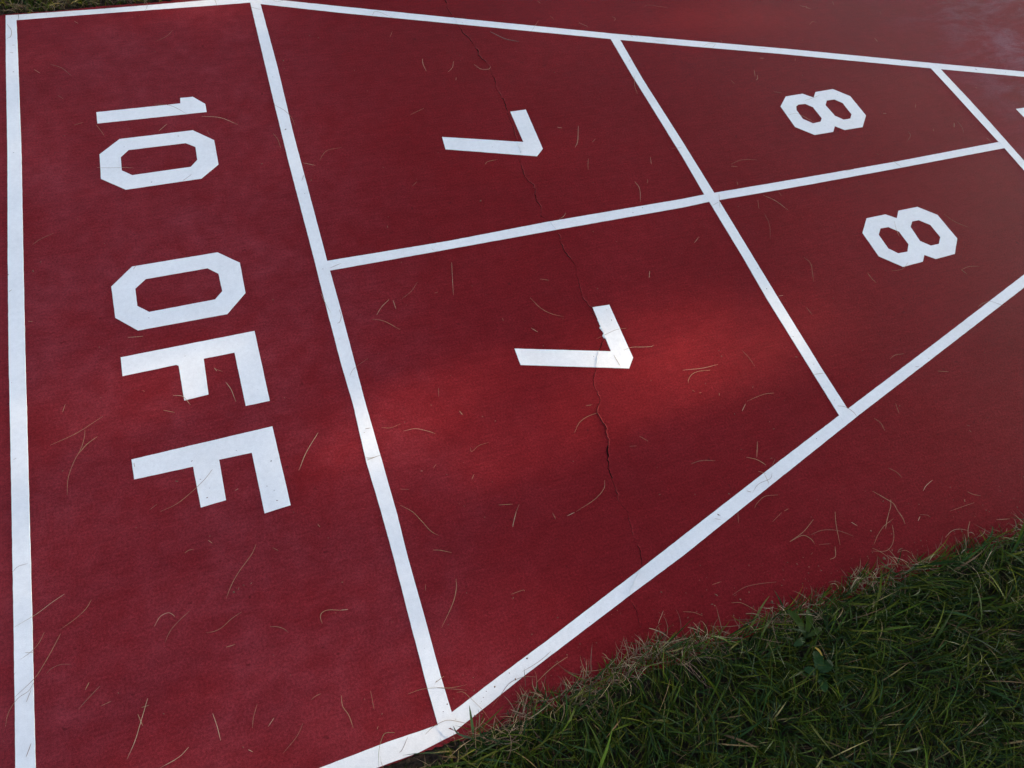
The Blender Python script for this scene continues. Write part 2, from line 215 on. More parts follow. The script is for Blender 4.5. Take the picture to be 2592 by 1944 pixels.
("mid-length bent clipping right of the 10 OFF line in lower 7, first from top","pale straw",[[0.1043,-0.1163],[0.0848,-0.1313],[0.0712,-0.1476]]),
("short straight clipping right of the 10 OFF line in lower 7, upper one","pale straw",[[0.1114,-0.1201],[0.112,-0.143]]),
("mid-length bent clipping right of the 10 OFF line in lower 7, second from top","tan",[[0.0603,-0.1553],[0.0823,-0.1679],[0.1072,-0.1935]]),
("long curved dry clipping below left of the long crack in lower 7 box","straw",[[0.3874,-0.1823],[0.3999,-0.213],[0.4168,-0.2327],[0.4387,-0.2451]]),
("short straight dry clipping left of the long crack in lower 7 box","tan",[[0.4246,-0.1407],[0.4433,-0.1487]]),
("tiny straight clipping above the lower 7, right one","pale straw",[[0.3641,-0.2558],[0.3743,-0.2687]]),
("short straight dry clipping above right of the lower 7","pale straw",[[0.6697,-0.178],[0.6599,-0.1963]]),
("mid-length bent dry clipping on the lower 7","tan",[[0.5569,-0.3063],[0.5342,-0.3056],[0.5114,-0.3097],[0.485,-0.3146]]),
("mid-length curved dry clipping just right of the lower 7","pale straw",[[0.5306,-0.3548],[0.549,-0.3527],[0.5745,-0.3586],[0.5892,-0.3613],[0.5972,-0.3595]]),
("short straight dry clipping on the lower 7","straw",[[0.5057,-0.3606],[0.5084,-0.3904]]),
("mid-length bent dry clipping on the 10 OFF line","brown",[[0.0323,-0.243],[0.007,-0.2561],[-0.0036,-0.2639],[-0.0102,-0.2738]]),
("tiny straight clipping right of the 10 OFF line in lower 7, first from top","brown",[[0.1446,-0.3417],[0.1396,-0.3605]]),
("short bent dry clipping just right of the 10 OFF line in lower 7 box","tan",[[0.0215,-0.395],[0.0374,-0.4001],[0.058,-0.3966]]),
("mid-length bent clipping right of the 10 OFF line in lower 7, third from top","pale straw",[[0.0582,-0.4127],[0.0802,-0.414],[0.1006,-0.425],[0.1121,-0.4331]]),
("mid-length hooked dry clipping well below left of the lower 7","tan",[[0.1667,-0.4784],[0.1664,-0.4864],[0.1821,-0.4786],[0.2025,-0.4772]]),
("mid-length curved dry clipping left of the long crack in lower 7 box","tan",[[0.4232,-0.4742],[0.3994,-0.477],[0.38,-0.4853],[0.3639,-0.5021]]),
("tiny straight dry clipping just left of the long crack in lower 7 box","straw",[[0.4062,-0.4542],[0.4193,-0.4549]]),
("long curved dry clipping left of the long crack in lower 7 box","tan",[[0.3827,-0.6072],[0.3749,-0.6221],[0.3507,-0.6366],[0.3099,-0.6484]]),
("short straight clipping well left of the long crack in lower 7, upper one","straw",[[0.1819,-0.5975],[0.2065,-0.6033]]),
("tiny straight dry clipping well left of the long crack in lower 7 box","brown",[[0.2169,-0.6069],[0.2075,-0.6182]]),
("long curved dry clipping just right of the 10 OFF line in lower 7 box","straw",[[0.0175,-0.55],[0.0342,-0.5669],[0.045,-0.5875],[0.0554,-0.6092],[0.0658,-0.6208]]),
("tiny straight clipping just right of the 10 OFF line in lower 7, upper one","brown",[[0.0249,-0.521],[0.0394,-0.5259]]),
("short bent dry clipping on the 10 OFF line","straw",[[-0.0188,-0.4463],[-0.0083,-0.4493],[0.0073,-0.4481]]),
("tiny straight clipping on the 10 OFF line, right of the last F, third from top","pale straw",[[-0.0185,-0.451],[-0.0043,-0.4498]]),
("tiny straight clipping right of the long crack in lower 7, right one","tan",[[0.482,-0.5427],[0.4943,-0.5569]]),
("tiny straight clipping right of the long crack in lower 7, left one","brown",[[0.4546,-0.557],[0.4685,-0.56]]),
("tiny straight clipping right of the 10 OFF line in lower 7, fourth from top","tan",[[0.1573,-0.5301],[0.1504,-0.5383]]),
("tiny straight clipping right of the 10 OFF line in lower 7, second from top","tan",[[0.0977,-0.4927],[0.0904,-0.4984]]),
("tiny straight dry clipping well below left of the lower 7","pale straw",[[0.1686,-0.4001],[0.172,-0.4089]]),
("tiny straight clipping on the 10 OFF line, right of the last F, first from top","tan",[[-0.0072,-0.3896],[0.0025,-0.3906]]),
("tiny straight clipping on the 10 OFF line, right of the last F, second from top","pale straw",[[-0.0118,-0.3974],[-0.0086,-0.3957]]),
("tiny straight dry clipping below the middle line in lower 7 box","brown",[[0.1982,-0.1228],[0.2049,-0.1224]]),
("tiny straight clipping above the lower 7, left one","tan",[[0.3145,-0.2174],[0.3142,-0.2253]]),
("tiny straight clipping right of the 10 OFF line in lower 7, third from top","pale straw",[[0.0674,-0.4974],[0.0713,-0.4985]]),
("mid-length curved dry clipping right of the 7-to-8 line in lower 8 box","tan",[[1.0432,-0.2286],[1.0489,-0.2472],[1.039,-0.2724],[1.0284,-0.2961]]),
("short bent dry clipping below the lower 8","straw",[[1.1708,-0.3055],[1.1693,-0.3226],[1.1738,-0.3365]]),
("short straight dry clipping right of the 7-to-8 line in lower 8 box","brown",[[0.9731,-0.3557],[0.9754,-0.3772]]),
("mid-length bent dry clipping just below the lower 8","tan",[[1.2314,-0.3147],[1.2606,-0.3172],[1.2901,-0.3007]]),
("mid-length bent dry clipping below right of the lower 8","straw",[[1.4072,-0.3537],[1.4308,-0.3514],[1.4599,-0.356]]),
("tiny straight dry clipping below right of the lower 8","tan",[[1.4072,-0.3537],[1.413,-0.3684]]),
("short straight dry clipping on the lower slanted line, below right of the lower 8","tan",[[1.4144,-0.4483],[1.426,-0.4567],[1.4437,-0.4714]]),
("short bent dry clipping just above left of the lower slanted line","tan",[[1.4138,-0.4491],[1.3942,-0.4509],[1.3761,-0.4566]]),
("mid-length straight dry clipping left of the 7-to-8 line in lower 7 box","brown",[[0.7748,-0.4198],[0.7809,-0.441],[0.7827,-0.4647]]),
("mid-length straight dry clipping right of the lower 7","pale straw",[[0.63,-0.4308],[0.6694,-0.4375],[0.7085,-0.4373]]),
("mid-length hooked dry clipping right of the lower 7","straw",[[0.6863,-0.4454],[0.66,-0.4422],[0.642,-0.4461],[0.6295,-0.4558],[0.6282,-0.4621]]),
("short straight dry clipping on the 7-to-8 line, above left of the lower slanted line","pale straw",[[0.8942,-0.5122],[0.9221,-0.5154]]),
("mid-length bent clipping above left of the lower slanted line in lower 7, upper one","straw",[[0.79,-0.5293],[0.7669,-0.5263],[0.7264,-0.531]]),
("tiny straight dry clipping above left of the lower slanted line in lower 7 box","pale straw",[[0.72,-0.5361],[0.7054,-0.5486]]),
("mid-length curved dry clipping on the lower slanted line, right of the 7-to-8 line","tan",[[0.9059,-0.5912],[0.9205,-0.5978],[0.9306,-0.6115],[0.9326,-0.6241]]),
("short straight clipping just below right of the lower slanted line, second from left","tan",[[1.0316,-0.6198],[1.0247,-0.6426]]),
("short bent dry clipping just below right of the lower slanted line","tan",[[0.9659,-0.6369],[0.9731,-0.6505],[0.9716,-0.6683]]),
("mid-length bent dry clipping just above left of the lower slanted line in lower 8 box","tan",[[1.1234,-0.5199],[1.1016,-0.5178],[1.0837,-0.5231]]),
("tiny straight dry clipping on the lower slanted line, right of the 7-to-8 line","brown",[[1.1285,-0.5549],[1.1369,-0.5575]]),
("tiny straight clipping right of the lower 7, left one","tan",[[0.6283,-0.4776],[0.6316,-0.4829]]),
("tiny straight clipping right of the lower 7, right one","straw",[[0.639,-0.4878],[0.644,-0.4884]]),
("tiny straight dry clipping well right of the lower 7","tan",[[0.6793,-0.4988],[0.6768,-0.5043]]),
("short straight dry clipping above left of the lower slanted line in lower 7 box","straw",[[0.703,-0.6168],[0.6852,-0.6466]]),
("short bent dry clipping just above left of the lower slanted line in lower 7 box","tan",[[0.6652,-0.6405],[0.6831,-0.6516],[0.695,-0.666]]),
("mid-length bent clipping above left of the lower slanted line in lower 7, lower one","brown",[[0.5553,-0.6226],[0.5767,-0.6228],[0.6032,-0.6298]]),
("short straight dry clipping on the lower slanted line, above left of the ragged lawn edge","pale straw",[[0.6829,-0.6796],[0.6825,-0.6924],[0.6813,-0.7018]]),
("mid-length curved dry clipping on the lower slanted line, above left of the ragged lawn edge","brown",[[0.6982,-0.684],[0.6891,-0.6927],[0.6618,-0.6961],[0.642,-0.7078]]),
("tiny straight dry clipping on the lower slanted line, above left of the ragged lawn edge","straw",[[0.633,-0.7017],[0.6404,-0.7064]]),
("tiny straight clipping just above left of the lower slanted line in lower 7, right one","brown",[[0.7181,-0.66],[0.704,-0.6725]]),
("tiny straight clipping just above left of the lower slanted line in lower 7, left one","straw",[[0.6741,-0.6728],[0.687,-0.6814]]),
("mid-length curved dry clipping just below right of the lower slanted line","tan",[[0.6873,-0.7258],[0.6612,-0.7214],[0.6401,-0.7293],[0.6309,-0.7359]]),
("short bent dry clipping below right of the lower slanted line","straw",[[0.9312,-0.7395],[0.9417,-0.7509],[0.9463,-0.7645]]),
("short bent clipping above left of the ragged lawn edge, third from left","pale straw",[[1.0034,-0.787],[0.9841,-0.793],[0.9713,-0.8004]]),
("mid-length curved clipping above left of the ragged lawn edge, right one","straw",[[0.872,-0.7721],[0.8918,-0.7969],[0.8977,-0.8066],[0.897,-0.822]]),
("short bent clipping above left of the ragged lawn edge, first from left","straw",[[0.8972,-0.7969],[0.889,-0.8088],[0.8798,-0.8169]]),
("short bent clipping above left of the ragged lawn edge, fifth from left","tan",[[1.0584,-0.8278],[1.0666,-0.8358],[1.0804,-0.8425]]),
("mid-length straight clipping above left of the ragged lawn edge, right one","tan",[[1.0572,-0.8503],[1.0251,-0.8505],[0.9988,-0.8508]]),
("tiny straight clipping above left of the ragged lawn edge, fourth from left","straw",[[1.0426,-0.8389],[1.0399,-0.8439]]),
("tiny straight clipping below right of the lower slanted line, left one","tan",[[0.6926,-0.7557],[0.6826,-0.7573]]),
("short straight clipping just below right of the lower slanted line, third from left","straw",[[1.1717,-0.5775],[1.1949,-0.5853]]),
("tiny straight clipping below right of the lower slanted line, right one","brown",[[1.1521,-0.7047],[1.1575,-0.7091]]),
("tiny straight dry clipping well below right of the lower slanted line","straw",[[1.15,-0.7161],[1.1508,-0.7217]]),
("tiny straight dry clipping just right of the 7-to-8 line in lower 8 box","pale straw",[[0.9262,-0.3124],[0.9376,-0.3135]]),
("tiny straight dry clipping left of the 7-to-8 line in lower 7 box","brown",[[0.7561,-0.503],[0.7519,-0.5074]]),
("mid-length straight dry clipping just right of the long back line","pale straw",[[-0.5117,-0.5448],[-0.5293,-0.5533],[-0.5509,-0.5647],[-0.5815,-0.5748]]),
("mid-length bent clipping right of the long back line, lower one","tan",[[-0.4743,-0.5655],[-0.4826,-0.5776],[-0.4982,-0.5884],[-0.5189,-0.5979]]),
("long bent dry clipping just right of the long back line","tan",[[-0.5191,-0.6044],[-0.5291,-0.6222],[-0.5421,-0.6431],[-0.5548,-0.6591],[-0.5822,-0.6775]]),
("mid-length hooked dry clipping on the long back line","tan",[[-0.5558,-0.6632],[-0.5631,-0.674],[-0.5772,-0.6802],[-0.5892,-0.6955],[-0.5936,-0.714]]),
("mid-length curved dry clipping on the long back line, below left of the last F","tan",[[-0.541,-0.5951],[-0.5486,-0.609],[-0.5602,-0.6192],[-0.5737,-0.6255]]),
("tiny straight dry clipping on the long back line, below left of the last F","straw",[[-0.5674,-0.6173],[-0.5545,-0.621]]),
("short curved dry clipping just right of the long back line","brown",[[-0.5072,-0.6538],[-0.5196,-0.6503],[-0.532,-0.652],[-0.5394,-0.657]]),
("mid-length hooked dry clipping well below the last F","pale straw",[[-0.3889,-0.6341],[-0.3796,-0.622],[-0.3681,-0.6195],[-0.3618,-0.6239],[-0.3589,-0.629]]),
("mid-length bent dry clipping well below the last F","brown",[[-0.3358,-0.6259],[-0.3517,-0.6356],[-0.3664,-0.6479],[-0.3768,-0.6631]]),
("mid-length curved dry clipping well below the last F","tan",[[-0.2628,-0.6512],[-0.2788,-0.6573],[-0.2938,-0.666],[-0.3055,-0.6683],[-0.3167,-0.6667]]),
("long bent dry clipping below left of the last F","tan",[[-0.2248,-0.5495],[-0.2345,-0.5647],[-0.2571,-0.5868],[-0.2717,-0.6056],[-0.2816,-0.6234]]),
("short bent dry clipping well below the last F","brown",[[-0.223,-0.6868],[-0.2137,-0.69],[-0.2052,-0.6958],[-0.1995,-0.7035]]),
("mid-length hooked dry clipping left of the 10 OFF line in 10 OFF box","straw",[[-0.1153,-0.6943],[-0.1342,-0.6884],[-0.1442,-0.6895],[-0.1483,-0.6957],[-0.1474,-0.7059]]),
("tiny bent dry clipping below the last F","tan",[[-0.3336,-0.5314],[-0.3274,-0.5285],[-0.3198,-0.5289]]),
("tiny straight clipping below the last F, second from left","straw",[[-0.296,-0.5205],[-0.2906,-0.5275]]),
("tiny straight clipping below the last F, fourth from left","tan",[[-0.2002,-0.5624],[-0.1922,-0.5699]]),
("tiny straight dry clipping well below the last F","straw",[[-0.2917,-0.697],[-0.279,-0.697]]),
("long bent dry clipping above the short lawn line in 10 OFF box","pale straw",[[-0.4071,-0.7352],[-0.4179,-0.7645],[-0.4281,-0.7885],[-0.4407,-0.8075]]),
("tiny straight clipping right of the long back line, fifth from top","straw",[[-0.4221,-0.7524],[-0.4167,-0.7708]]),
("tiny straight clipping right of the long back line, fourth from top","tan",[[-0.4167,-0.7451],[-0.4058,-0.7452]]),
("tiny straight clipping right of the long back line, third from top","straw",[[-0.4561,-0.7236],[-0.4701,-0.7255]]),
("mid-length straight dry clipping above the short lawn line in 10 OFF box","pale straw",[[-0.3223,-0.784],[-0.3184,-0.8037],[-0.3163,-0.8239]]),
("short straight clipping above the short lawn line in 10 OFF box, left one","tan",[[-0.2602,-0.7912],[-0.2678,-0.8073],[-0.2716,-0.8212]]),
("tiny straight clipping above the short lawn line in 10 OFF box, third from left","pale straw",[[-0.2402,-0.8175],[-0.2498,-0.8262]]),
("mid-length bent clipping above the short lawn line in 10 OFF box, right one","brown",[[-0.2018,-0.8373],[-0.2134,-0.8522],[-0.236,-0.8679]]),
("mid-length bent clipping above the short lawn line in 10 OFF box, left one","pale straw",[[-0.3594,-0.8185],[-0.3738,-0.8271],[-0.3991,-0.8327]]),
("tiny straight clipping above the short lawn line in 10 OFF box, first from left","brown",[[-0.3793,-0.8294],[-0.3918,-0.8313]]),
("tiny bent dry clipping above the short lawn line in 10 OFF box","tan",[[-0.1696,-0.8057],[-0.1778,-0.8069],[-0.1846,-0.8098]]),
("short curved dry clipping on the long back line","brown",[[-0.5832,-0.4871],[-0.5755,-0.4805],[-0.5614,-0.4797]]),
("tiny straight clipping on the long back line, above the short lawn line, lower one","tan",[[-0.5612,-0.7464],[-0.5679,-0.7624]]),
("tiny straight clipping on the long back line, above the short lawn line, upper one","straw",[[-0.5601,-0.6739],[-0.5669,-0.689]]),
("tiny straight clipping above the short lawn line in 10 OFF box, second from left","pale straw",[[-0.2814,-0.8476],[-0.2757,-0.8526]]),
("tiny straight clipping below the last F, third from left","brown",[[-0.2606,-0.6116],[-0.2624,-0.6154]]),
("short straight dry clipping right of the long back line","brown",[[-0.4696,-0.6977],[-0.4858,-0.71],[-0.4996,-0.7206]]),
("tiny straight clipping right of the long back line, second from top","straw",[[-0.4837,-0.6876],[-0.4893,-0.6968]]),
("tiny straight dry clipping below right of the last F","straw",[[-0.1229,-0.5433],[-0.1202,-0.5497]]),
("long bent dry clipping right of the 10 OFF line in lower 7 box","straw",[[0.0733,-0.7],[0.0691,-0.716],[0.0561,-0.738],[0.0294,-0.7678]]),
("short curved dry clipping above left of the lower slanted line in lower 7 box","tan",[[0.153,-0.7512],[0.1737,-0.7504],[0.1762,-0.7533]]),
("short straight clipping right of the 10 OFF line in lower 7, lower one","straw",[[0.0504,-0.6422],[0.0614,-0.6461],[0.0789,-0.6555]]),
("tiny straight clipping just right of the 10 OFF line in lower 7, lower one","tan",[[0.0229,-0.6938],[0.0204,-0.7041]]),
("mid-length curved dry clipping above the short lawn line in 10 OFF box","straw",[[-0.1414,-0.8176],[-0.1424,-0.833],[-0.1364,-0.8482],[-0.134,-0.8666]]),
("short straight clipping above the short lawn line in 10 OFF box, right one","tan",[[-0.0985,-0.8247],[-0.0993,-0.8515]]),
("long bent dry clipping on the 10 OFF line","straw",[[-0.0458,-0.8464],[-0.0248,-0.8464],[-0.0018,-0.8515],[0.0208,-0.8584],[0.0428,-0.8613]]),
("mid-length straight dry clipping just right of the 10 OFF line in lower 7 box","brown",[[-0.0018,-0.8515],[0.0202,-0.8605],[0.0411,-0.8693]]),
("tiny straight dry clipping on the 10 OFF line, above left of the lower slanted line","straw",[[0.0129,-0.8388],[-0.0034,-0.844]]),
("mid-length curved dry clipping on the lower slanted line, right of the 10 OFF line","straw",[[0.0249,-0.8671],[0.0347,-0.8698],[0.0433,-0.8823],[0.0554,-0.9032],[0.0615,-0.9188]]),
("mid-length curved dry clipping on the 10 OFF line","straw",[[-0.0354,-0.9078],[-0.0207,-0.9017],[-0.001,-0.8998],[0.0162,-0.9072],[0.0327,-0.9171]]),
("mid-length straight dry clipping on the lower slanted line","tan",[[0.1855,-0.8551],[0.1617,-0.8639],[0.1308,-0.8701]]),
("mid-length straight dry clipping just below right of the lower slanted line","straw",[[0.2079,-0.8714],[0.186,-0.8765],[0.1679,-0.8828],[0.1462,-0.8924]]),
("mid-length bent clipping just above left of the ragged lawn edge, first from left","straw",[[0.2363,-0.8846],[0.2251,-0.906],[0.2106,-0.9191]]),
("long curved dry clipping on the lower slanted line","brown",[[0.1488,-0.8838],[0.1307,-0.8779],[0.107,-0.8797],[0.0876,-0.8921],[0.0716,-0.9029]]),
("short straight clipping well left of the long crack in lower 7, lower one","pale straw",[[0.2075,-0.6182],[0.1965,-0.6354],[0.1925,-0.643]]),
("tiny straight clipping left of the long crack in lower 7, left one","tan",[[0.2686,-0.6386],[0.27,-0.6506]]),
("tiny straight clipping left of the long crack in lower 7, right one","pale straw",[[0.3067,-0.649],[0.2919,-0.6511]]),
("mid-length hooked green clipping just above the short lawn line in 10 OFF box","green",[[-0.0781,-0.8915],[-0.0913,-0.8882],[-0.0988,-0.8955],[-0.1062,-0.9101],[-0.1108,-0.9293]]),
("short bent dry clipping on the short lawn line","brown",[[-0.0614,-0.9036],[-0.0729,-0.9169],[-0.0782,-0.9194]]),
("tiny straight dry clipping just above the short lawn line in 10 OFF box","straw",[[-0.0987,-0.8756],[-0.1015,-0.8795]]),
("short straight dry clipping just right of the long crack","pale straw",[[0.3716,-0.8691],[0.3889,-0.8523]]),
("tiny straight dry clipping left of the 10 OFF line in 10 OFF box","pale straw",[[-0.1153,-0.694],[-0.1047,-0.6963]]),
("mid-length straight clipping above left of the ragged lawn edge, left one","tan",[[0.7771,-0.7865],[0.7654,-0.8078],[0.7514,-0.8449]]),
("short straight dry clipping below right of the lower slanted line","tan",[[0.6769,-0.7585],[0.6509,-0.7691]]),
("mid-length bent clipping above left of the ragged lawn edge, left one","straw",[[0.7286,-0.7876],[0.6976,-0.8027],[0.6626,-0.8117]]),
("mid-length curved clipping above left of the ragged lawn edge, left one","straw",[[0.6626,-0.8117],[0.691,-0.8083],[0.702,-0.8176],[0.7064,-0.8284]]),
("short straight clipping above left of the ragged lawn edge, right one","straw",[[0.8798,-0.8169],[0.8647,-0.8312],[0.8536,-0.8433]]),
("mid-length bent clipping above left of the ragged lawn edge, right one","straw",[[0.8797,-0.831],[0.8527,-0.8384],[0.8308,-0.8502],[0.8146,-0.8625]]),
("long curved dry clipping just above left of the ragged lawn edge","tan",[[0.8706,-0.8406],[0.8603,-0.8606],[0.8456,-0.8743],[0.8282,-0.8794],[0.8026,-0.8717]]),
("short bent clipping above left of the ragged lawn edge, second from left","tan",[[0.8976,-0.8221],[0.8983,-0.8365],[0.8955,-0.8471]]),
("short bent clipping above left of the ragged lawn edge, fourth from left","brown",[[0.9351,-0.8389],[0.9487,-0.8442],[0.9528,-0.8495]]),
("tiny straight clipping above left of the ragged lawn edge, third from left","pale straw",[[0.9338,-0.8423],[0.9243,-0.8489]]),
("mid-length curved dry clipping just above left of the ragged lawn edge","pale straw",[[0.9575,-0.8912],[0.9769,-0.8847],[0.9941,-0.8862],[1.0088,-0.8933]]),
("mid-length bent clipping just above left of the ragged lawn edge, fourth from left","straw",[[1.0245,-0.8793],[1.0092,-0.8928],[0.9958,-0.9134]]),
("short straight clipping above left of the ragged lawn edge, left one","brown",[[0.7133,-0.832],[0.736,-0.8373]]),
("long bent dry clipping above left of the ragged lawn edge","brown",[[0.6025,-0.8682],[0.5728,-0.8624],[0.5432,-0.8597],[0.5153,-0.8647]]),
("long curved dry clipping above left of the ragged lawn edge","brown",[[0.7073,-0.8117],[0.7329,-0.8109],[0.761,-0.8202],[0.7857,-0.8376]]),
("tiny straight dry clipping above the ragged lawn edge","tan",[[0.49,-0.8383],[0.5083,-0.8384]]),
("tiny straight clipping above left of the ragged lawn edge, first from left","brown",[[0.694,-0.8418],[0.6887,-0.844]]),
("tiny straight clipping above left of the ragged lawn edge, second from left","pale straw",[[0.7963,-0.8133],[0.8038,-0.8229]]),
("short straight dry clipping just above left of the ragged lawn edge","tan",[[1.0787,-0.8922],[1.1069,-0.8987]]),
("tiny straight dry clipping on the lower slanted line, right of the long crack","straw",[[0.5487,-0.7327],[0.5592,-0.7373]]),
("short bent dry clipping above the ragged lawn edge","tan",[[0.4205,-0.864],[0.4378,-0.8707],[0.45,-0.8806]]),
("short curved dry clipping just above left of the ragged lawn edge","tan",[[0.8517,-0.888],[0.8664,-0.8895],[0.8735,-0.8976]]),
("mid-length bent clipping just above left of the ragged lawn edge, second from left","tan",[[0.5083,-0.8761],[0.5227,-0.8806],[0.5366,-0.8944],[0.5518,-0.9112]]),
("short straight clipping just below right of the lower slanted line, first from left","tan",[[0.5969,-0.7332],[0.5877,-0.7534]]),
("mid-length bent clipping just above left of the ragged lawn edge, third from left","tan",[[0.8073,-0.8672],[0.82,-0.8814],[0.8327,-0.9029],[0.8464,-0.9129]]),
("short curved dry clipping above left of the ragged lawn edge","straw",[[0.7408,-0.8441],[0.7307,-0.8602],[0.7178,-0.8621]]),
]


# ---------------------------------------------------------------- materials
def new_mat(name):
    m = bpy.data.materials.new(name)
    m.use_nodes = True
    nt = m.node_tree
    for n in list(nt.nodes):
        nt.nodes.remove(n)
    out = nt.nodes.new("ShaderNodeOutputMaterial")
    return m, nt, out

def N(nt, kind, **kw):
    n = nt.nodes.new(kind)
    for k, v in kw.items():
        if k in n.inputs:
            n.inputs[k].default_value = v
        else:
            setattr(n, k, v)
    return n

def noise(nt, vec, scale, detail=4.0, rough=0.55, dist=0.0):
    n = nt.nodes.new("ShaderNodeTexNoise")
    n.inputs["Scale"].default_value = scale
    n.inputs["Detail"].default_value = detail
    n.inputs["Roughness"].default_value = rough
    n.inputs["Distortion"].default_value = dist
    nt.links.new(vec, n.inputs["Vector"])
    return n.outputs[0]

def ramp(nt, fac, stops):
    r = nt.nodes.new("ShaderNodeValToRGB")
    e = r.color_ramp.elements
    while len(e) < len(stops):
        e.new(0.5)
    for i, (p, c) in enumerate(stops):
        e[i].position = p
        e[i].color = c if len(c) == 4 else (*c, 1)
    nt.links.new(fac, r.inputs[0])
    return r.outputs[0]

def mix(nt, fac, a, b, mode='MIX'):
    m = nt.nodes.new("ShaderNodeMix")
    m.data_type = 'RGBA'
    m.blend_type = mode
    for sock, v in ((m.inputs[0], fac), (m.inputs[6], a), (m.inputs[7], b)):
        if hasattr(v, "is_output"):
            nt.links.new(v, sock)
        else:
            sock.default_value = v if not isinstance(v, tuple) or len(v) == 4 else (*v, 1)
    return m.outputs[2]

def g(v):
    return (v, v, v, 1)

def mapping(nt, vec, scale, rot=0.0):
    m = nt.nodes.new("ShaderNodeMapping")
    m.inputs["Scale"].default_value = scale
    m.inputs["Rotation"].default_value = (0, 0, rot)
    nt.links.new(vec, m.inputs["Vector"])
    return m.outputs[0]

def court_material():
    m, nt, out = new_mat("red_court_paint")
    pos = nt.nodes.new("ShaderNodeNewGeometry").outputs["Position"]
    cloud = noise(nt, pos, 2.3, 6, 0.62, 0.4)
    dust_big = noise(nt, pos, 4.5, 7, 0.68, 0.2)
    mott = noise(nt, pos, 34, 5, 0.65)
    fine = noise(nt, pos, 260, 3, 0.6)
    grit = noise(nt, pos, 900, 2, 0.6)
    brush = noise(nt, mapping(nt, pos, (3, 30, 1), 0.25), 5, 5, 0.6)
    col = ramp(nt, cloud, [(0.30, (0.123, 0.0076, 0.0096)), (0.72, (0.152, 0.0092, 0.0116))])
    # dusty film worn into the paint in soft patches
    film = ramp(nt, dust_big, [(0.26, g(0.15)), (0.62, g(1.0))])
    sx = nt.nodes.new("ShaderNodeSeparateXYZ")
    nt.links.new(pos, sx.inputs[0])
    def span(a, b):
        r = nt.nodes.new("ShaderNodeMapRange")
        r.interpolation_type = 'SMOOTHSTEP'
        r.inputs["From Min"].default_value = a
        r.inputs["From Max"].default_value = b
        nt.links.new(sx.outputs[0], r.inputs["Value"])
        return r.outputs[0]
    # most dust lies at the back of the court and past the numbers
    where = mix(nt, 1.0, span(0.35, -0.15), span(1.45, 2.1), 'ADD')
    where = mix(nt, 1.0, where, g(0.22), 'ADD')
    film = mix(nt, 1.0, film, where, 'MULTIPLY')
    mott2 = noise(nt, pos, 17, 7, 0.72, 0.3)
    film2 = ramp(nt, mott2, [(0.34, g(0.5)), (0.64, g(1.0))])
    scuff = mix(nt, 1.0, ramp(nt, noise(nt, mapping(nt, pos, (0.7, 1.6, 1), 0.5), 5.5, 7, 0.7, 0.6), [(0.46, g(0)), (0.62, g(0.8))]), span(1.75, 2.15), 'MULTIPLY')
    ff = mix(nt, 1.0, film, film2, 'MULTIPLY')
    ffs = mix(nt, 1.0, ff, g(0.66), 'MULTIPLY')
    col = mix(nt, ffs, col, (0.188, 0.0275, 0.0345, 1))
    col = mix(nt, scuff, col, (0.19, 0.070, 0.090, 1))
    col = mix(nt, 1.0, col, ramp(nt, fine, [(0.25, g(0.70)), (0.75, g(1.3))]), 'MULTIPLY')
    col = mix(nt, 1.0, col, ramp(nt, grit, [(0.3, g(0.70)), (0.7, g(1.34))]), 'MULTIPLY')
    col = mix(nt, 1.0, col, ramp(nt, brush, [(0.3, g(0.90)), (0.7, g(1.10))]), 'MULTIPLY')
    col = mix(nt, 1.0, col, ramp(nt, mott, [(0.3, g(0.90)), (0.7, g(1.10))]), 'MULTIPLY')
    dots = noise(nt, pos, 55, 2, 0.5)
    col = mix(nt, ramp(nt, dots, [(0.71, g(0)), (0.76, g(0.6))]), col, (0.06, 0.008, 0.010, 1))
    b = N(nt, "ShaderNodeBsdfPrincipled")
    nt.links.new(col, b.inputs["Base Color"])
    rough = ramp(nt, mix(nt, 0.5, ff, mott), [(0.15, g(0.40)), (0.65, g(0.58))])
    nt.links.new(rough, b.inputs["Roughness"])
    b.inputs["Specular IOR Level"].default_value = 0.5
    b.inputs["IOR"].default_value = 1.085         # gritty, dull paint: hardly any sheen except at a glance
    bump = nt.nodes.new("ShaderNodeBump")
    bump.inputs["Strength"].default_value = 0.5
    bump.inputs["Distance"].default_value = 0.0020
    h = mix(nt, 0.45, fine, grit)
    h = mix(nt, 0.35, h, noise(nt, pos, 90, 4, 0.6))
    nt.links.new(h, bump.inputs["Height"])
    nt.links.new(bump.outputs[0], b.inputs["Normal"])
    nt.links.new(b.outputs[0], out.inputs[0])
    return m

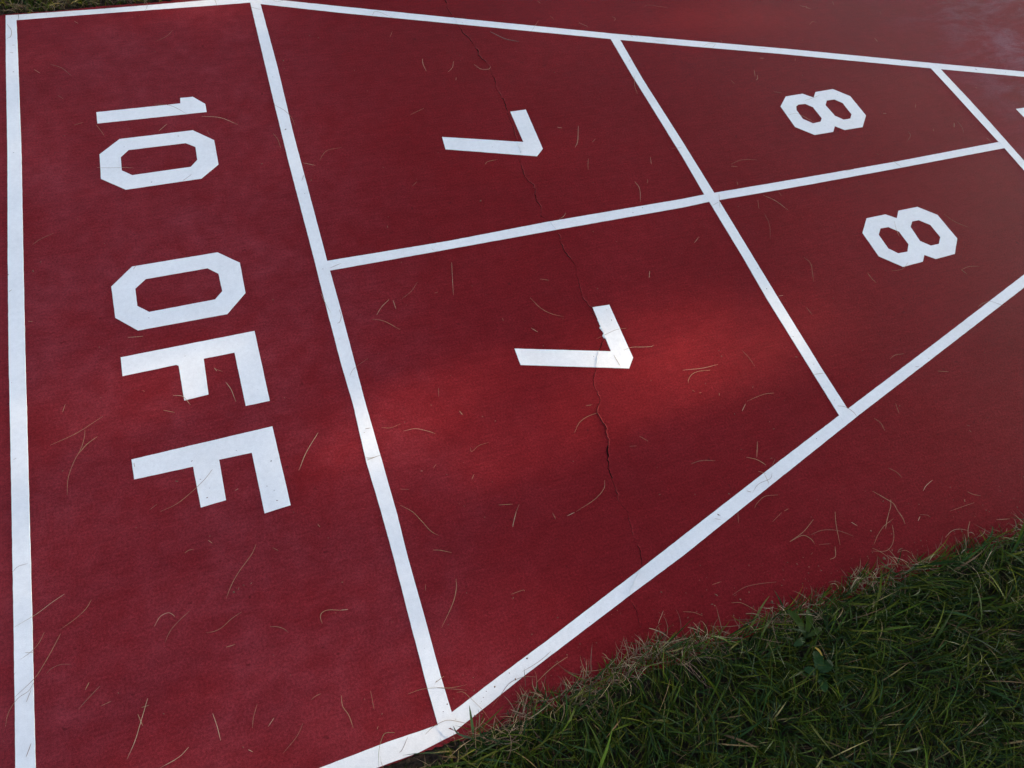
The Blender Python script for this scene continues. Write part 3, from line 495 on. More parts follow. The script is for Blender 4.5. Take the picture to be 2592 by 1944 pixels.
def white_material():
    m, nt, out = new_mat("white_line_paint")
    pos = nt.nodes.new("ShaderNodeNewGeometry").outputs["Position"]
    grit = noise(nt, pos, 700, 3, 0.6)
    fine = noise(nt, pos, 120, 4, 0.6)
    dirt = noise(nt, pos, 9, 6, 0.7)
    specks = noise(nt, pos, 75, 2, 0.5)
    col = ramp(nt, dirt, [(0.35, (0.785, 0.78, 0.765)), (0.75, (0.71, 0.70, 0.685))])
    col = mix(nt, 1.0, col, ramp(nt, fine, [(0.3, g(0.95)), (0.7, g(1.03))]), 'MULTIPLY')
    col = mix(nt, 1.0, col, ramp(nt, grit, [(0.3, g(0.94)), (0.7, g(1.05))]), 'MULTIPLY')
    col = mix(nt, ramp(nt, specks, [(0.745, g(0)), (0.77, g(0.8))]), col, (0.12, 0.09, 0.07, 1))
    b = N(nt, "ShaderNodeBsdfPrincipled")
    nt.links.new(col, b.inputs["Base Color"])
    b.inputs["Roughness"].default_value = 0.5
    bump = nt.nodes.new("ShaderNodeBump")
    bump.inputs["Strength"].default_value = 0.45
    bump.inputs["Distance"].default_value = 0.0010
    h = mix(nt, 0.5, fine, grit)
    h = mix(nt, 0.4, h, noise(nt, mapping(nt, pos, (20, 90, 20), 0.4), 6, 4, 0.6))
    nt.links.new(h, bump.inputs["Height"])
    nt.links.new(bump.outputs[0], b.inputs["Normal"])
    nt.links.new(b.outputs[0], out.inputs[0])
    return m

def simple(name, stops, scale, rough=0.8, spec=0.3, bump=0.0, detail=5):
    m, nt, out = new_mat(name)
    pos = nt.nodes.new("ShaderNodeNewGeometry").outputs["Position"]
    f = noise(nt, pos, scale, detail, 0.6)
    b = N(nt, "ShaderNodeBsdfPrincipled")
    nt.links.new(ramp(nt, f, stops), b.inputs["Base Color"])
    b.inputs["Roughness"].default_value = rough
    b.inputs["Specular IOR Level"].default_value = spec
    if bump:
        bn = nt.nodes.new("ShaderNodeBump")
        bn.inputs["Strength"].default_value = 0.8
        bn.inputs["Distance"].default_value = bump
        nt.links.new(f, bn.inputs["Height"])
        nt.links.new(bn.outputs[0], b.inputs["Normal"])
    nt.links.new(b.outputs[0], out.inputs[0])
    return m

def blade_material(name, rough=0.42, trans=0.3, spec=0.4):
    """colour from the per-blade 'tint' attribute, some light through the leaf"""
    m, nt, out = new_mat(name)
    a = nt.nodes.new("ShaderNodeAttribute")
    a.attribute_name = "tint"
    pos = nt.nodes.new("ShaderNodeNewGeometry").outputs["Position"]
    f = noise(nt, pos, 350, 3, 0.6)
    col = mix(nt, 1.0, a.outputs["Color"], ramp(nt, f, [(0.3, g(0.8)), (0.7, g(1.2))]), 'MULTIPLY')
    b = N(nt, "ShaderNodeBsdfPrincipled")
    nt.links.new(col, b.inputs["Base Color"])
    b.inputs["Roughness"].default_value = rough
    b.inputs["Specular IOR Level"].default_value = spec
    t = N(nt, "ShaderNodeBsdfTranslucent")
    nt.links.new(col, t.inputs[0])
    ms = nt.nodes.new("ShaderNodeMixShader")
    ms.inputs[0].default_value = trans
    nt.links.new(b.outputs[0], ms.inputs[1])
    nt.links.new(t.outputs[0], ms.inputs[2])
    nt.links.new(ms.outputs[0], out.inputs[0])
    return m

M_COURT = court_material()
M_WHITE = white_material()
M_CRACK = simple("crack_inside", [(0.3, (0.020, 0.008, 0.007)), (0.7, (0.060, 0.018, 0.016))], 300, 0.95, 0.1)
M_SOIL = simple("dark_soil", [(0.3, (0.010, 0.007, 0.005)), (0.7, (0.045, 0.030, 0.022))], 160, 0.95, 0.15, 0.004)
M_FIELD = simple("field_ground", [(0.3, (0.012, 0.014, 0.006)), (0.7, (0.035, 0.040, 0.014))], 30, 0.95, 0.1)
M_BARK = simple("bark", [(0.3, (0.05, 0.035, 0.025)), (0.7, (0.13, 0.10, 0.075))], 14, 0.9, 0.2, 0.02)
M_BLADE = blade_material("grass_blade_leaf", 0.45, 0.25, 0.12)
M_DRY = blade_material("dry_stalk", 0.5, 0.12, 0.35)
M_LEAF = blade_material("tree_leaf", 0.5, 0.25, 0.3)
M_STEM = {k: simple("stalk_" + k.replace(' ', '_'), [(0.3, a), (0.7, b)], 200, 0.55, 0.35) for k, a, b in (
    ('straw', (0.20, 0.12, 0.055), (0.32, 0.215, 0.11)),
    ('pale straw', (0.29, 0.21, 0.12), (0.42, 0.33, 0.21)),
    ('tan', (0.17, 0.085, 0.04), (0.28, 0.16, 0.08)),
    ('brown', (0.12, 0.055, 0.03), (0.22, 0.11, 0.06)),
    ('twig', (0.05, 0.03, 0.022), (0.10, 0.06, 0.045)),
    ('green', (0.10, 0.13, 0.05), (0.20, 0.20, 0.09)))}
M_CRUMB = simple("crumb", [(0.3, (0.05, 0.022, 0.015)), (0.7, (0.22, 0.13, 0.08))], 60, 0.9, 0.2)

# ---------------------------------------------------------------- object helpers
def link(name, me, mat, parent=None):
    o = bpy.data.objects.new(name, me)
    if mat is not None:
        me.materials.append(mat)
    C.objects.link(o)
    if parent is not None:
        o.parent = parent
    return o

def tag(o, label=None, cat=None, group=None, kind=None):
    if label: o["label"] = label
    if cat: o["category"] = cat
    if group: o["group"] = group
    if kind: o["kind"] = kind
    return o

def recenter(o):
    """move the origin of a mesh to the middle of its footprint"""
    me = o.data
    n = len(me.vertices)
    co = np.empty(n * 3, np.float32)
    me.vertices.foreach_get("co", co)
    co = co.reshape(-1, 3)
    c = np.array([(co[:, 0].min() + co[:, 0].max()) / 2, (co[:, 1].min() + co[:, 1].max()) / 2, 0], np.float32)
    me.vertices.foreach_set("co", (co - c).ravel())
    o.location = c.tolist()
    return o

def mesh_np(name, co, faces, tint=None, smooth=True):
    """mesh from an (n,3) array and an (m,4) quad array"""
    me = bpy.data.meshes.new(name)
    me.vertices.add(len(co))
    me.vertices.foreach_set("co", co.astype(np.float32).ravel())
    m, k = faces.shape
    me.loops.add(m * k)
    me.loops.foreach_set("vertex_index", faces.astype(np.int32).ravel())
    me.polygons.add(m)
    me.polygons.foreach_set("loop_start", np.arange(0, m * k, k, dtype=np.int32))
    if smooth:
        me.polygons.foreach_set("use_smooth", np.ones(m, bool))
    me.update(calc_edges=True)
    me.validate()
    if tint is not None:
        a = me.attributes.new("tint", 'FLOAT_COLOR', 'POINT')
        a.data.foreach_set("color", np.c_[tint, np.ones(len(tint))].astype(np.float32).ravel())
    return me

def wobble(poly, step=0.007, amp=0.00012, closed=True):
    """subdivide an outline and give it the slightly unsteady edge of masked paint"""
    out = []
    n = len(poly)
    ph = [rng.uniform(0, 6.3) for _ in range(4)]
    s = 0.0
    for i in range(n if closed else n - 1):
        a = np.array(poly[i]); b = np.array(poly[(i + 1) % n])
        L = np.linalg.norm(b - a)
        if L < 1e-6:
            continue
        k = max(1, int(L / step))
        nrm = np.array((-(b - a)[1], (b - a)[0])) / L
        for j in range(k):
            t = j / k
            w = 0.0
            if j:
                w = amp * (0.6 * math.sin(s * 190 + ph[0]) + 0.5 * math.sin(s * 71 + ph[1]) + 0.6 * rng.normal())
            out.append(tuple(a + (b - a) * t + nrm * w))
            s += L / k
    return out

def flat_paint(name, loops, z, parent=None):
    """paint film: filled outline (first loop outer, others holes) at height z with a rim down to the court"""
    bm = bmesh.new()
    edges = []
    rims = []
    for lp in loops:
        vs = [bm.verts.new((x, y, z)) for x, y in lp]
        es = [bm.edges.new((vs[i], vs[(i + 1) % len(vs)])) for i in range(len(vs))]
        edges += es
        rims.append(vs)
    bmesh.ops.triangle_fill(bm, use_beauty=True, use_dissolve=False, edges=edges)
    for f in bm.faces:
        if f.normal.z < 0:
            f.normal_flip()
    for vs in rims:
        lo = [bm.verts.new((v.co.x, v.co.y, 0.0001)) for v in vs]
        for i in range(len(vs)):
            j = (i + 1) % len(vs)
            bm.faces.new((vs[i], lo[i], lo[j], vs[j]))
    bmesh.ops.recalc_face_normals(bm, faces=bm.faces)
    me = bpy.data.meshes.new(name)
    bm.to_mesh(me)
    bm.free()
    return link(name, me, M_WHITE, parent)

def catmull(pts, per=6):
    p = [np.array(q, float) for q in pts]
    if len(p) == 2:
        return [p[0] + (p[1] - p[0]) * t for t in np.linspace(0, 1, 5)]
    p = [2 * p[0] - p[1]] + p + [2 * p[-1] - p[-2]]
    out = []
    for i in range(1, len(p) - 2):
        for j in range(per):
            t = j / per
            out.append(0.5 * (2 * p[i] + (p[i + 1] - p[i - 1]) * t + (2 * p[i - 1] - 5 * p[i] + 4 * p[i + 1] - p[i + 2]) * t * t
                              + (3 * p[i] - p[i - 1] - 3 * p[i + 1] + p[i + 2]) * t ** 3))
    out.append(p[-2])
    return out

def tube(name, path, rad, sides=5, flat=1.0):
    """tapered stalk along a 3-D path; rad(t) is the radius"""
    path = np.array(path)
    n = len(path)
    tan = np.gradient(path, axis=0)
    tan /= np.linalg.norm(tan, axis=1)[:, None] + 1e-12
    side = np.cross(tan, [0, 0, 1.0])
    side /= np.linalg.norm(side, axis=1)[:, None] + 1e-9
    up = np.cross(side, tan)
    ang = np.arange(sides) / sides * 2 * np.pi
    rr = np.array([rad(i / (n - 1)) for i in range(n)])
    co = path[:, None, :] + rr[:, None, None] * (np.cos(ang)[None, :, None] * side[:, None, :] + flat * np.sin(ang)[None, :, None] * up[:, None, :])
    co = co.reshape(-1, 3)
    i = np.arange(n - 1)[:, None] * sides
    j = np.arange(sides)[None, :]
    k = (j + 1) % sides
    f = np.stack([i + j, i + k, i + sides + k, i + sides + j], -1).reshape(-1, 4)
    return mesh_np(name, co, f)

# ---------------------------------------------------------------- ground and court
def grid_mesh(name, x0, x1, y0, y1, nx, ny, fz):
    xs, ys = np.linspace(x0, x1, nx), np.linspace(y0, y1, ny)
    X, Y = np.meshgrid(xs, ys)
    Z = fz(X, Y)
    co = np.stack([X, Y, Z], -1).reshape(-1, 3)
    i = np.arange(ny - 1)[:, None] * nx
    j = np.arange(nx - 1)[None, :]
    f = np.stack([i + j, i + j + 1, i + nx + j + 1, i + nx + j], -1).reshape(-1, 4)
    return mesh_np(name, co, f)

g0 = link("ground", grid_mesh("ground", -150, 150, -150, 150, 41, 41, lambda X, Y: X * 0 - 0.045), M_FIELD)
tag(g0, kind="structure")

# crack: x as a function of y, with jitter, running right across the court
cy = np.array([p[1] for p in CRACK])[::-1]
cx = np.array([p[0] for p in CRACK])[::-1]
ys = np.arange(-0.892, 0.944, 0.0028)
jit = np.cumsum(rng.normal(0, 1, len(ys)))
jit = jit - np.convolve(jit, np.ones(25) / 25, 'same')
xs = np.interp(ys, cy, cx) + np.clip(jit * 0.0008, -0.0030, 0.0030) + rng.normal(0, 0.0005, len(ys))
wn_ = np.convolve(rng.normal(0, 1, len(ys) + 30), np.ones(12) / 12 ** 0.5, 'same')[15:15 + len(ys)]
half = np.clip(0.00048 + 0.00042 * wn_, 0.00012, 0.0014)
for y0, amp, sg in ((-0.475, 0.0013, 0.012), (-0.535, 0.0010, 0.022), (-0.56, 0.0014, 0.02), (0.09, 0.0012, 0.022), (0.125, 0.0014, 0.012),
                    (0.40, 0.0009, 0.02), (0.31, 0.0007, 0.03), (0.62, 0.0007, 0.015), (-0.31, 0.0015, 0.02), (0.83, 0.0012, 0.02)):
    half += amp * np.exp(-((ys - y0) / sg) ** 2)
half *= 0.72
brk = np.convolve(rng.normal(0, 1, len(ys) + 60), np.ones(16) / 4, 'same')[30:30 + len(ys)]
half = np.where(brk > 0.9, np.minimum(half, 0.00034), half)
half *= np.where(ys < -0.62, 0.95, 1.0)
half *= np.clip((ys - ys[0]) / 0.03, 0.05, 1) * np.clip((ys[-1] - ys) / 0.01, 0.05, 1)

def inside(x, y, poly):
    r = False
    n = len(poly)
    for i in range(n):
        x1, y1 = poly[i]; x2, y2 = poly[(i + 1) % n]
        if (y1 > y) != (y2 > y) and x < (x2 - x1) * (y - y1) / (y2 - y1) + x1:
            r = not r
    return r

LINE_POLY = {k: [tuple(p) for p in a] + [tuple(p) for p in b[::-1]] for k, (a, b) in LINE.items()}
CROSSED = {"tritop": LINE_POLY["tritop"], "center": LINE_POLY["center"], "tribot": LINE_POLY["tribot"],
           "sevena": GLYPH["sevena"][0], "sevenb": GLYPH["sevenb"][0]}
under = {k: np.array([inside(x, y, p) for x, y in zip(xs, ys)]) for k, p in CROSSED.items()}
covered = np.zeros(len(ys), bool)
for u in under.values():
    covered |= u
near_cov = np.convolve(covered.astype(float), np.ones(7), 'same') > 0
lipL = np.clip(0.0001 + 0.0004 * np.convolve(rng.normal(0, 1, len(ys)), np.ones(5) / 5 ** 0.5, 'same'), 0, 0.0016)
lipR = np.clip(0.0004 + 0.0007 * np.convolve(rng.normal(0, 1, len(ys)), np.ones(5) / 5 ** 0.5, 'same'), 0, 0.0024)
lipR += 0.0022 * np.exp(-((ys + 0.50) / 0.05) ** 2) * (0.4 + 0.6 * rng.random(len(ys)))   # one side stands up along the widest stretch
lipL[near_cov] = 0
lipR[near_cov] = 0
half[near_cov] = np.minimum(half[near_cov], 0.0012)
RING = 0.0028

bm = bmesh.new()
# court outline, lower edge and far edge unsteady where the slab meets the soil
xo = np.concatenate([np.linspace(-3.0, -0.7, 60), np.linspace(-0.69, 1.6, 460), np.linspace(1.61, 14.0, 220)])
lowe = [(x, (-0.9300 if x < 0.012 else -0.9340) + (0.0006 if x < 0.012 else 0.0022) * math.sin(x * 37) * math.sin(x * 11) + rng.normal(0, 0.0007)) for x in xo]
uppe = [(x, 0.9560 + 0.0018 * math.sin(x * 31) + rng.normal(0, 0.0010)) for x in xo[::-1]]
outer = [bm.verts.new((x, y, 0)) for x, y in lowe + uppe]
ringL = [bm.verts.new((x - h - RING, y, 0)) for x, y, h in zip(xs, ys, half)]
ringR = [bm.verts.new((x + h + RING, y, 0)) for x, y, h in zip(xs, ys, half)]
ends = [bm.verts.new((xs[0], ys[0] - 0.004, 0)), bm.verts.new((xs[-1], ys[-1] + 0.004, 0))]
hL = [bm.verts.new((x - h, y, l)) for x, y, h, l in zip(xs, ys, half, lipL)]
hR = [bm.verts.new((x + h, y, l)) for x, y, h, l in zip(xs, ys, half, lipR)]
loop = [ends[0]] + ringR + [ends[1]] + ringL[::-1]
ed = [bm.edges.new((outer[i], outer[(i + 1) % len(outer)])) for i in range(len(outer))]
ed += [bm.edges.new((loop[i], loop[(i + 1) % len(loop)])) for i in range(len(loop))]
bmesh.ops.triangle_fill(bm, use_beauty=True, use_dissolve=False, edges=ed)
for i in range(len(ys) - 1):
    bm.faces.new((ringL[i], hL[i], hL[i + 1], ringL[i + 1]))
    bm.faces.new((hR[i], ringR[i], ringR[i + 1], hR[i + 1]))
for e, k in ((ends[0], 0), (ends[1], -1)):
    bm.faces.new((e, hL[k], ringL[k]))
    bm.faces.new((e, hR[k], ringR[k]))
    bm.faces.new((e, hL[k], hR[k]))
bmesh.ops.recalc_face_normals(bm, faces=bm.faces)
for f in bm.faces:
    if f.normal.z < 0:
        f.normal_flip()
lo = [bm.verts.new((v.co.x, v.co.y, -0.044)) for v in outer]
for i in range(len(outer)):
    j = (i + 1) % len(outer)
    bm.faces.new((outer[j], outer[i], lo[i], lo[j]))
me = bpy.data.meshes.new("court")
bm.to_mesh(me)
bm.free()
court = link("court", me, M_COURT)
tag(court, kind="structure")

# the crack's own inside: two ragged walls and a dark bottom, a part of the court
n = len(ys)
dep = -0.006 - 0.003 * rng.random(n)
co = np.concatenate([np.c_[xs - half, ys, lipL], np.c_[xs - half * 0.7, ys, dep], np.c_[xs + half * 0.7, ys, dep], np.c_[xs + half, ys, lipR]])
i = np.arange(n - 1)
fc = np.concatenate([np.c_[i + a * n, i + a * n + 1, i + (a + 1) * n + 1, i + (a + 1) * n] for a in range(3)])
crack = link("crack", mesh_np("crack", co, fc, smooth=False), M_CRACK, court)

# ---------------------------------------------------------------- white paint: lines, numbers and letters
LINE_INFO = {
    'left': ("long white line closing the back of the 10 OFF box, running from lawn to lawn", 0.0014),
    'endtop': ("short white line along the far grass, ending the 10 OFF box beside the 1", 0.0010),
    'endbot': ("short white line beside the near lawn, ending the 10 OFF box below the last F", 0.0010),
    'base': ("white line between the 10 OFF box and the two 7 boxes", 0.0012),
    'center': ("white middle line of the triangle, parting upper 7 and 8 from lower 7 and 8", 0.0008),
    'div78': ("white cross line between the 7 boxes and the 8 boxes", 0.0010),
    'div810': ("white cross line between the 8 boxes and the tip of the triangle", 0.0010),
    'tritop': ("upper slanted white side of the triangle, above the upper 7 and upper 8", 0.0007),
    'tribot': ("lower slanted white side of the triangle, beside the near lawn", 0.0007)}
paint_objs = {}
for k, (lab, z) in LINE_INFO.items():
    a, b = LINE[k]
    lp = wobble([tuple(p) for p in a] + [tuple(p) for p in b[::-1]])
    o = flat_paint("painted_line", [lp], z)
    tag(o, lab, "painted line", "white lines of the scoring triangle")
    paint_objs[k] = (o, z)

GLYPH_INFO = {
    'one': ("painted_number", "white numeral 1 starting the marking 10 OFF beside the long back line", "painted number"),
    'zero': ("painted_number", "white octagonal 0 after the numeral 1 in the marking 10 OFF", "painted number"),
    'o': ("painted_letter", "white octagonal letter O between the 10 and the two letters F", "painted letter"),
    'fa': ("painted_letter", "white letter F directly after the letter O, middle letter of OFF", "painted letter"),
    'fb': ("painted_letter", "white letter F that ends the word OFF, the one nearer the lawn", "painted letter"),
    'sevena': ("painted_number", "white numeral 7 in the shaded upper 7 box, crack through its corner", "painted number"),
    'sevenb': ("painted_number", "white numeral 7 in the lower 7 box, at the edge of the sunny patch", "painted number"),
    'eighta': ("painted_number", "white numeral 8 in the upper 8 box, below the top slanted line", "painted number"),
    'eightb': ("painted_number", "white numeral 8 in the lower 8 box, below the middle line", "painted number"),
    'one_apex': ("painted_number", "white numeral 1 in the tip box beyond the 8 boxes, only its foot in view", "painted number"),
    'zero_apex': ("painted_number", "white numeral 0 in the tip box, beside the numeral 1 past the frame edge", "painted number")}
for k, (nm, lab, cat) in GLYPH_INFO.items():
    o_, hs = GLYPH[k]
    loops = [wobble([tuple(p) for p in q]) for q in [o_] + hs]
    o = flat_paint(nm, loops, 0.0009)
    tag(o, lab, cat, "painted scoring numbers and letters")
    paint_objs[k] = (o, 0.0009)

# where the crack runs under the paint the film is ruptured into a thin raised ridge: a part of that marking
for k, u in under.items():
    o, z = paint_objs[k]
    idx = np.where(u)[0]
    runs = np.split(idx, np.where(np.diff(idx) > 1)[0] + 1)
    for r_ in runs:
        if len(r_) < 4:
            continue
        x, y = xs[r_], ys[r_]
        m_ = len(r_)
        hgt = z + np.clip(0.0016 + 0.0009 * rng.normal(size=m_), 0.0003, 0.0040) * np.where(k == "sevenb", 1.5, 1.0)
        wl, wr = 0.0012 + 0.0008 * rng.random(m_), 0.0009 + 0.0006 * rng.random(m_)
        rows = [np.c_[x - wl, y, np.full(m_, z + 0.0001)], np.c_[x - 0.0004, y, hgt], np.c_[x + 0.0002, y, z + 0.0002 + 0 * x], np.c_[x + 0.0005, y, hgt * 0.8 + z * 0.2], np.c_[x + wr, y, np.full(m_, z + 0.0001)]]
        co = np.concatenate(rows)
        i = np.arange(m_ - 1)
        fc = np.concatenate([np.c_[i + a * m_, i + (a + 1) * m_, i + (a + 1) * m_ + 1, i + a * m_ + 1] for a in range(len(rows) - 1)])
        link("paint_ridge", mesh_np("paint_ridge", co, fc, smooth=False), M_WHITE, o)

# flaked, heaped paint where the crack nicks the inner edge of the lower 7
def paint_flakes(o):
    n = 26
    t = rng.random(n)
    unit = np.array([(1, 0, 0), (0, 1, 0), (-1, 0, 0), (0, -1, 0), (0, 0, 1), (0, 0, -1)], float)
    fc = np.array([(0, 1, 4), (1, 2, 4), (2, 3, 4), (3, 0, 4), (1, 0, 5), (2, 1, 5), (3, 2, 5), (0, 3, 5)])
    c = np.c_[0.5062 + (0.5050 - 0.5062) * t + rng.normal(0, 0.0011, n), -0.283 - 0.036 * t, 0.0008 + 0.0012 * rng.random(n)]
    s_ = rng.uniform(0.0009, 0.0021, n) * (0.6 + 0.8 * t)
    co = (unit[None] * (1 + 0.35 * rng.normal(size=(n, 6, 1))) * s_[:, None, None] * [1, 1.2, 0.7] + c[:, None, :]).reshape(-1, 3)
    F = (fc[None] + (np.arange(n) * 6)[:, None, None]).reshape(-1, 3)
    link("flaked_paint", mesh_np("flaked_paint", co, F, smooth=False), M_WHITE, o)
paint_flakes(paint_objs["sevenb"][0])

for o, z in paint_objs.values():
    kids = [c for c in o.children]
    recenter(o)
    for c in kids:
        c.location = -o.location

# ---------------------------------------------------------------- dry clippings lying about, each one an object
for lab, tone, pts in CLIPPINGS:
    p2 = catmull(pts)
    L = sum(np.linalg.norm(p2[i + 1] - p2[i]) for i in range(len(p2) - 1))
    lift = rng.uniform(0.0, 0.05) * L if L > 0.03 else 0.0
    if rng.random() < 0.4:
        lift *= 0.2
    twig = tone == 'twig'
    r0 = 0.0011 if twig else rng.uniform(0.00024, 0.00042)
    base = 0.0016
    path = []
    m_ = len(p2)
    skew = rng.uniform(0.6, 1.7)
    for i, q in enumerate(p2):
        t = i / (m_ - 1)
        path.append((q[0], q[1], base + lift * math.sin(math.pi * t ** skew)))
    name = "twig" if twig else "grass_clipping"
    mat = M_STEM.get(tone, M_STEM['straw'])
    o = link(name, tube(name, path, lambda t: r0 * (0.35 + 0.65 * min(1, 4 * (1 - t))) * (0.6 + 0.4 * min(1, 5 * t)), 5, 0.6), mat)
    tag(o, lab, "twig" if twig else "grass clipping", None if twig else "dry grass clippings scattered on the court")
    recenter(o)

# fine crumbs of soil and chaff nobody could count
def crumbs():
    n = 900
    px = rng.uniform(-0.7, 2.6, n); py = rng.uniform(-0.93, 0.95, n)
    k = rng.random(n) < 0.35
    py = np.where(k, -0.92 + np.abs(rng.normal(0, 0.05, n)), py)
    px = np.where(k, rng.uniform(0.0, 1.3, n), px)
    s = np.exp(rng.normal(-7.5, 0.42, n))
    unit = np.array([(1, 0, 0), (0, 1, 0), (-1, 0, 0), (0, -1, 0), (0, 0, 1), (0, 0, -1)], float)
    fc = np.array([(0, 1, 4), (1, 2, 4), (2, 3, 4), (3, 0, 4), (1, 0, 5), (2, 1, 5), (3, 2, 5), (0, 3, 5)])
    a = rng.uniform(0, 6.28, n)
    ca, sa = np.cos(a), np.sin(a)
    el = rng.uniform(1.0, 2.6, n)
    u = unit[None] * (1 + 0.3 * rng.normal(size=(n, 6, 1)))
    x = u[:, :, 0] * el[:, None]; y = u[:, :, 1]; z = u[:, :, 2] * 0.7
    X = (x * ca[:, None] - y * sa[:, None]) * s[:, None] + px[:, None]
    Y = (x * sa[:, None] + y * ca[:, None]) * s[:, None] + py[:, None]
    Z = (z + 0.5) * s[:, None] + 0.0010
    co = np.stack([X, Y, Z], -1).reshape(-1, 3)
    F = (fc[None] + (np.arange(n) * 6)[:, None, None]).reshape(-1, 3)
    o = link("debris", mesh_np("debris", co, F, smooth=False), M_CRUMB)
    tag(o, "fine crumbs of soil and chaff sprinkled over the red court", "debris", kind="stuff")
crumbs()

# ---------------------------------------------------------------- soil beside the slab
def lumpy(seed, amp):
    r = np.random.default_rng(seed)
    w = [(r.uniform(20, 600), r.uniform(20, 600), r.uniform(0, 6.3), r.uniform(0, 6.3)) for _ in range(26)]
    def f(X, Y):
        z = np.zeros_like(X)
        for a, b, c, d in w:
            z += np.sin(a * X + c) * np.sin(b * Y + d) * (60 / (a + b)) ** 0.6
        return z * amp
    return f
lf = lumpy(3, 0.0016)
s1 = link("soil", grid_mesh("soil", -1.2, 2.0, -2.2, -0.927, 900, 360, lambda X, Y: -0.004 + lf(X, Y) - 0.016 * np.clip((-0.945 - Y) / 0.05, 0, 1)), M_SOIL)
tag(s1, "dark crumbly soil under the near lawn along the court edge", "soil", kind="stuff")
s2 = link("soil", grid_mesh("soil", -1.8, 3.0, 0.950, 2.2, 700, 200, lambda X, Y: -0.004 + lf(X, Y) - 0.012 * np.clip((Y - 0.96) / 0.03, 0, 1)), M_SOIL)
tag(s2, "dark crumbly soil under the far lawn behind the 10 OFF box", "soil", kind="stuff")

# ---------------------------------------------------------------- grass
def blades(p, az, L, w, th0, th1, tint, seg=5, curl=None, twist=None):
    """ribbons: start p (n,3), heading az, length L, width w, pitch from th0 at the root to th1 at the tip"""
    n = len(p)
    t = np.linspace(0, 1, seg + 1)
    th = th0[:, None] + (th1 - th0)[:, None] * t[None, :] ** 1.2
    azt = az[:, None] + (0 if curl is None else curl[:, None] * t[None, :])
    ds = (L / seg)[:, None]
    dx = np.cos(th) * np.cos(azt) * ds; dy = np.cos(th) * np.sin(azt) * ds; dz = np.sin(th) * ds
    z0 = np.zeros((n, 1))
    X = p[:, :1] + np.concatenate([z0, np.cumsum(dx[:, :-1], 1)], 1)
    Y = p[:, 1:2] + np.concatenate([z0, np.cumsum(dy[:, :-1], 1)], 1)
    Z = p[:, 2:] + np.concatenate([z0, np.cumsum(dz[:, :-1], 1)], 1)
    wt = w[:, None] * 0.5 * np.clip(np.minimum(0.55 + 1.6 * t, 1.0) * (1 - t ** 3.0) + 0.04, 0.04, 1)[None, :]
    tw = np.zeros((n, 1)) if twist is None else twist[:, None] * (0.3 + t[None, :])
    sx = -np.sin(azt); sy = np.cos(azt)
    sz = np.sin(tw); ch = np.cos(tw)
    A = np.stack([X + sx * wt * ch, Y + sy * wt * ch, Z + wt * sz], -1)
    B = np.stack([X - sx * wt * ch, Y - sy * wt * ch, Z - wt * sz], -1)
    co = np.stack([A, B], 2).reshape(-1, 3)
    m = 2 * (seg + 1)
    base = (np.arange(n) * m)[:, None, None]
    i = np.arange(seg)[None, :, None] * 2
    F = (base + i + np.array([0, 1, 3, 2])[None, None, :]).reshape(-1, 4)
    T = np.repeat(tint, m, axis=0)
    return co, F, T

def join(parts):
    cs, fs, ts = [], [], []
    off = 0
    for c, f, t in parts:
        cs.append(c); fs.append(f + off); ts.append(t)
        off += len(c)
    return np.concatenate(cs), np.concatenate(fs), np.concatenate(ts)

def greens(n, dryp=0.10):
    pal = np.array([(0.022, 0.047, 0.004), (0.038, 0.067, 0.004), (0.011, 0.034, 0.006), (0.062, 0.080, 0.005), (0.014, 0.038, 0.009), (0.088, 0.098, 0.008)])
    c = np.array([0.92, 0.86, 0.70]) * pal[rng.choice(len(pal), n, p=[.26, .22, .2, .12, .12, .08])] * np.exp(rng.normal(0, 0.22, (n, 1)))
    d = rng.random(n) < dryp
    dp = np.array([(0.16, 0.105, 0.045), (0.11, 0.065, 0.032), (0.20, 0.155, 0.06)])
    c[d] = dp[rng.choice(3, d.sum())] * np.exp(rng.normal(0, 0.2, (d.sum(), 1)))
    return c

lex = np.array([p[0] for p in LAWN_EDGE]); ley = np.array([p[1] for p in LAWN_EDGE])
def lawn_edge(x):
    e = np.interp(x, lex, ley)
    e = np.where(x < 0.02, e - 0.008 - 0.016 * np.clip((0.02 - x) / 0.08, 0, 1), e)
    return e + 0.004 * np.sin(x * 61) + 0.003 * np.sin(x * 143 + 1)

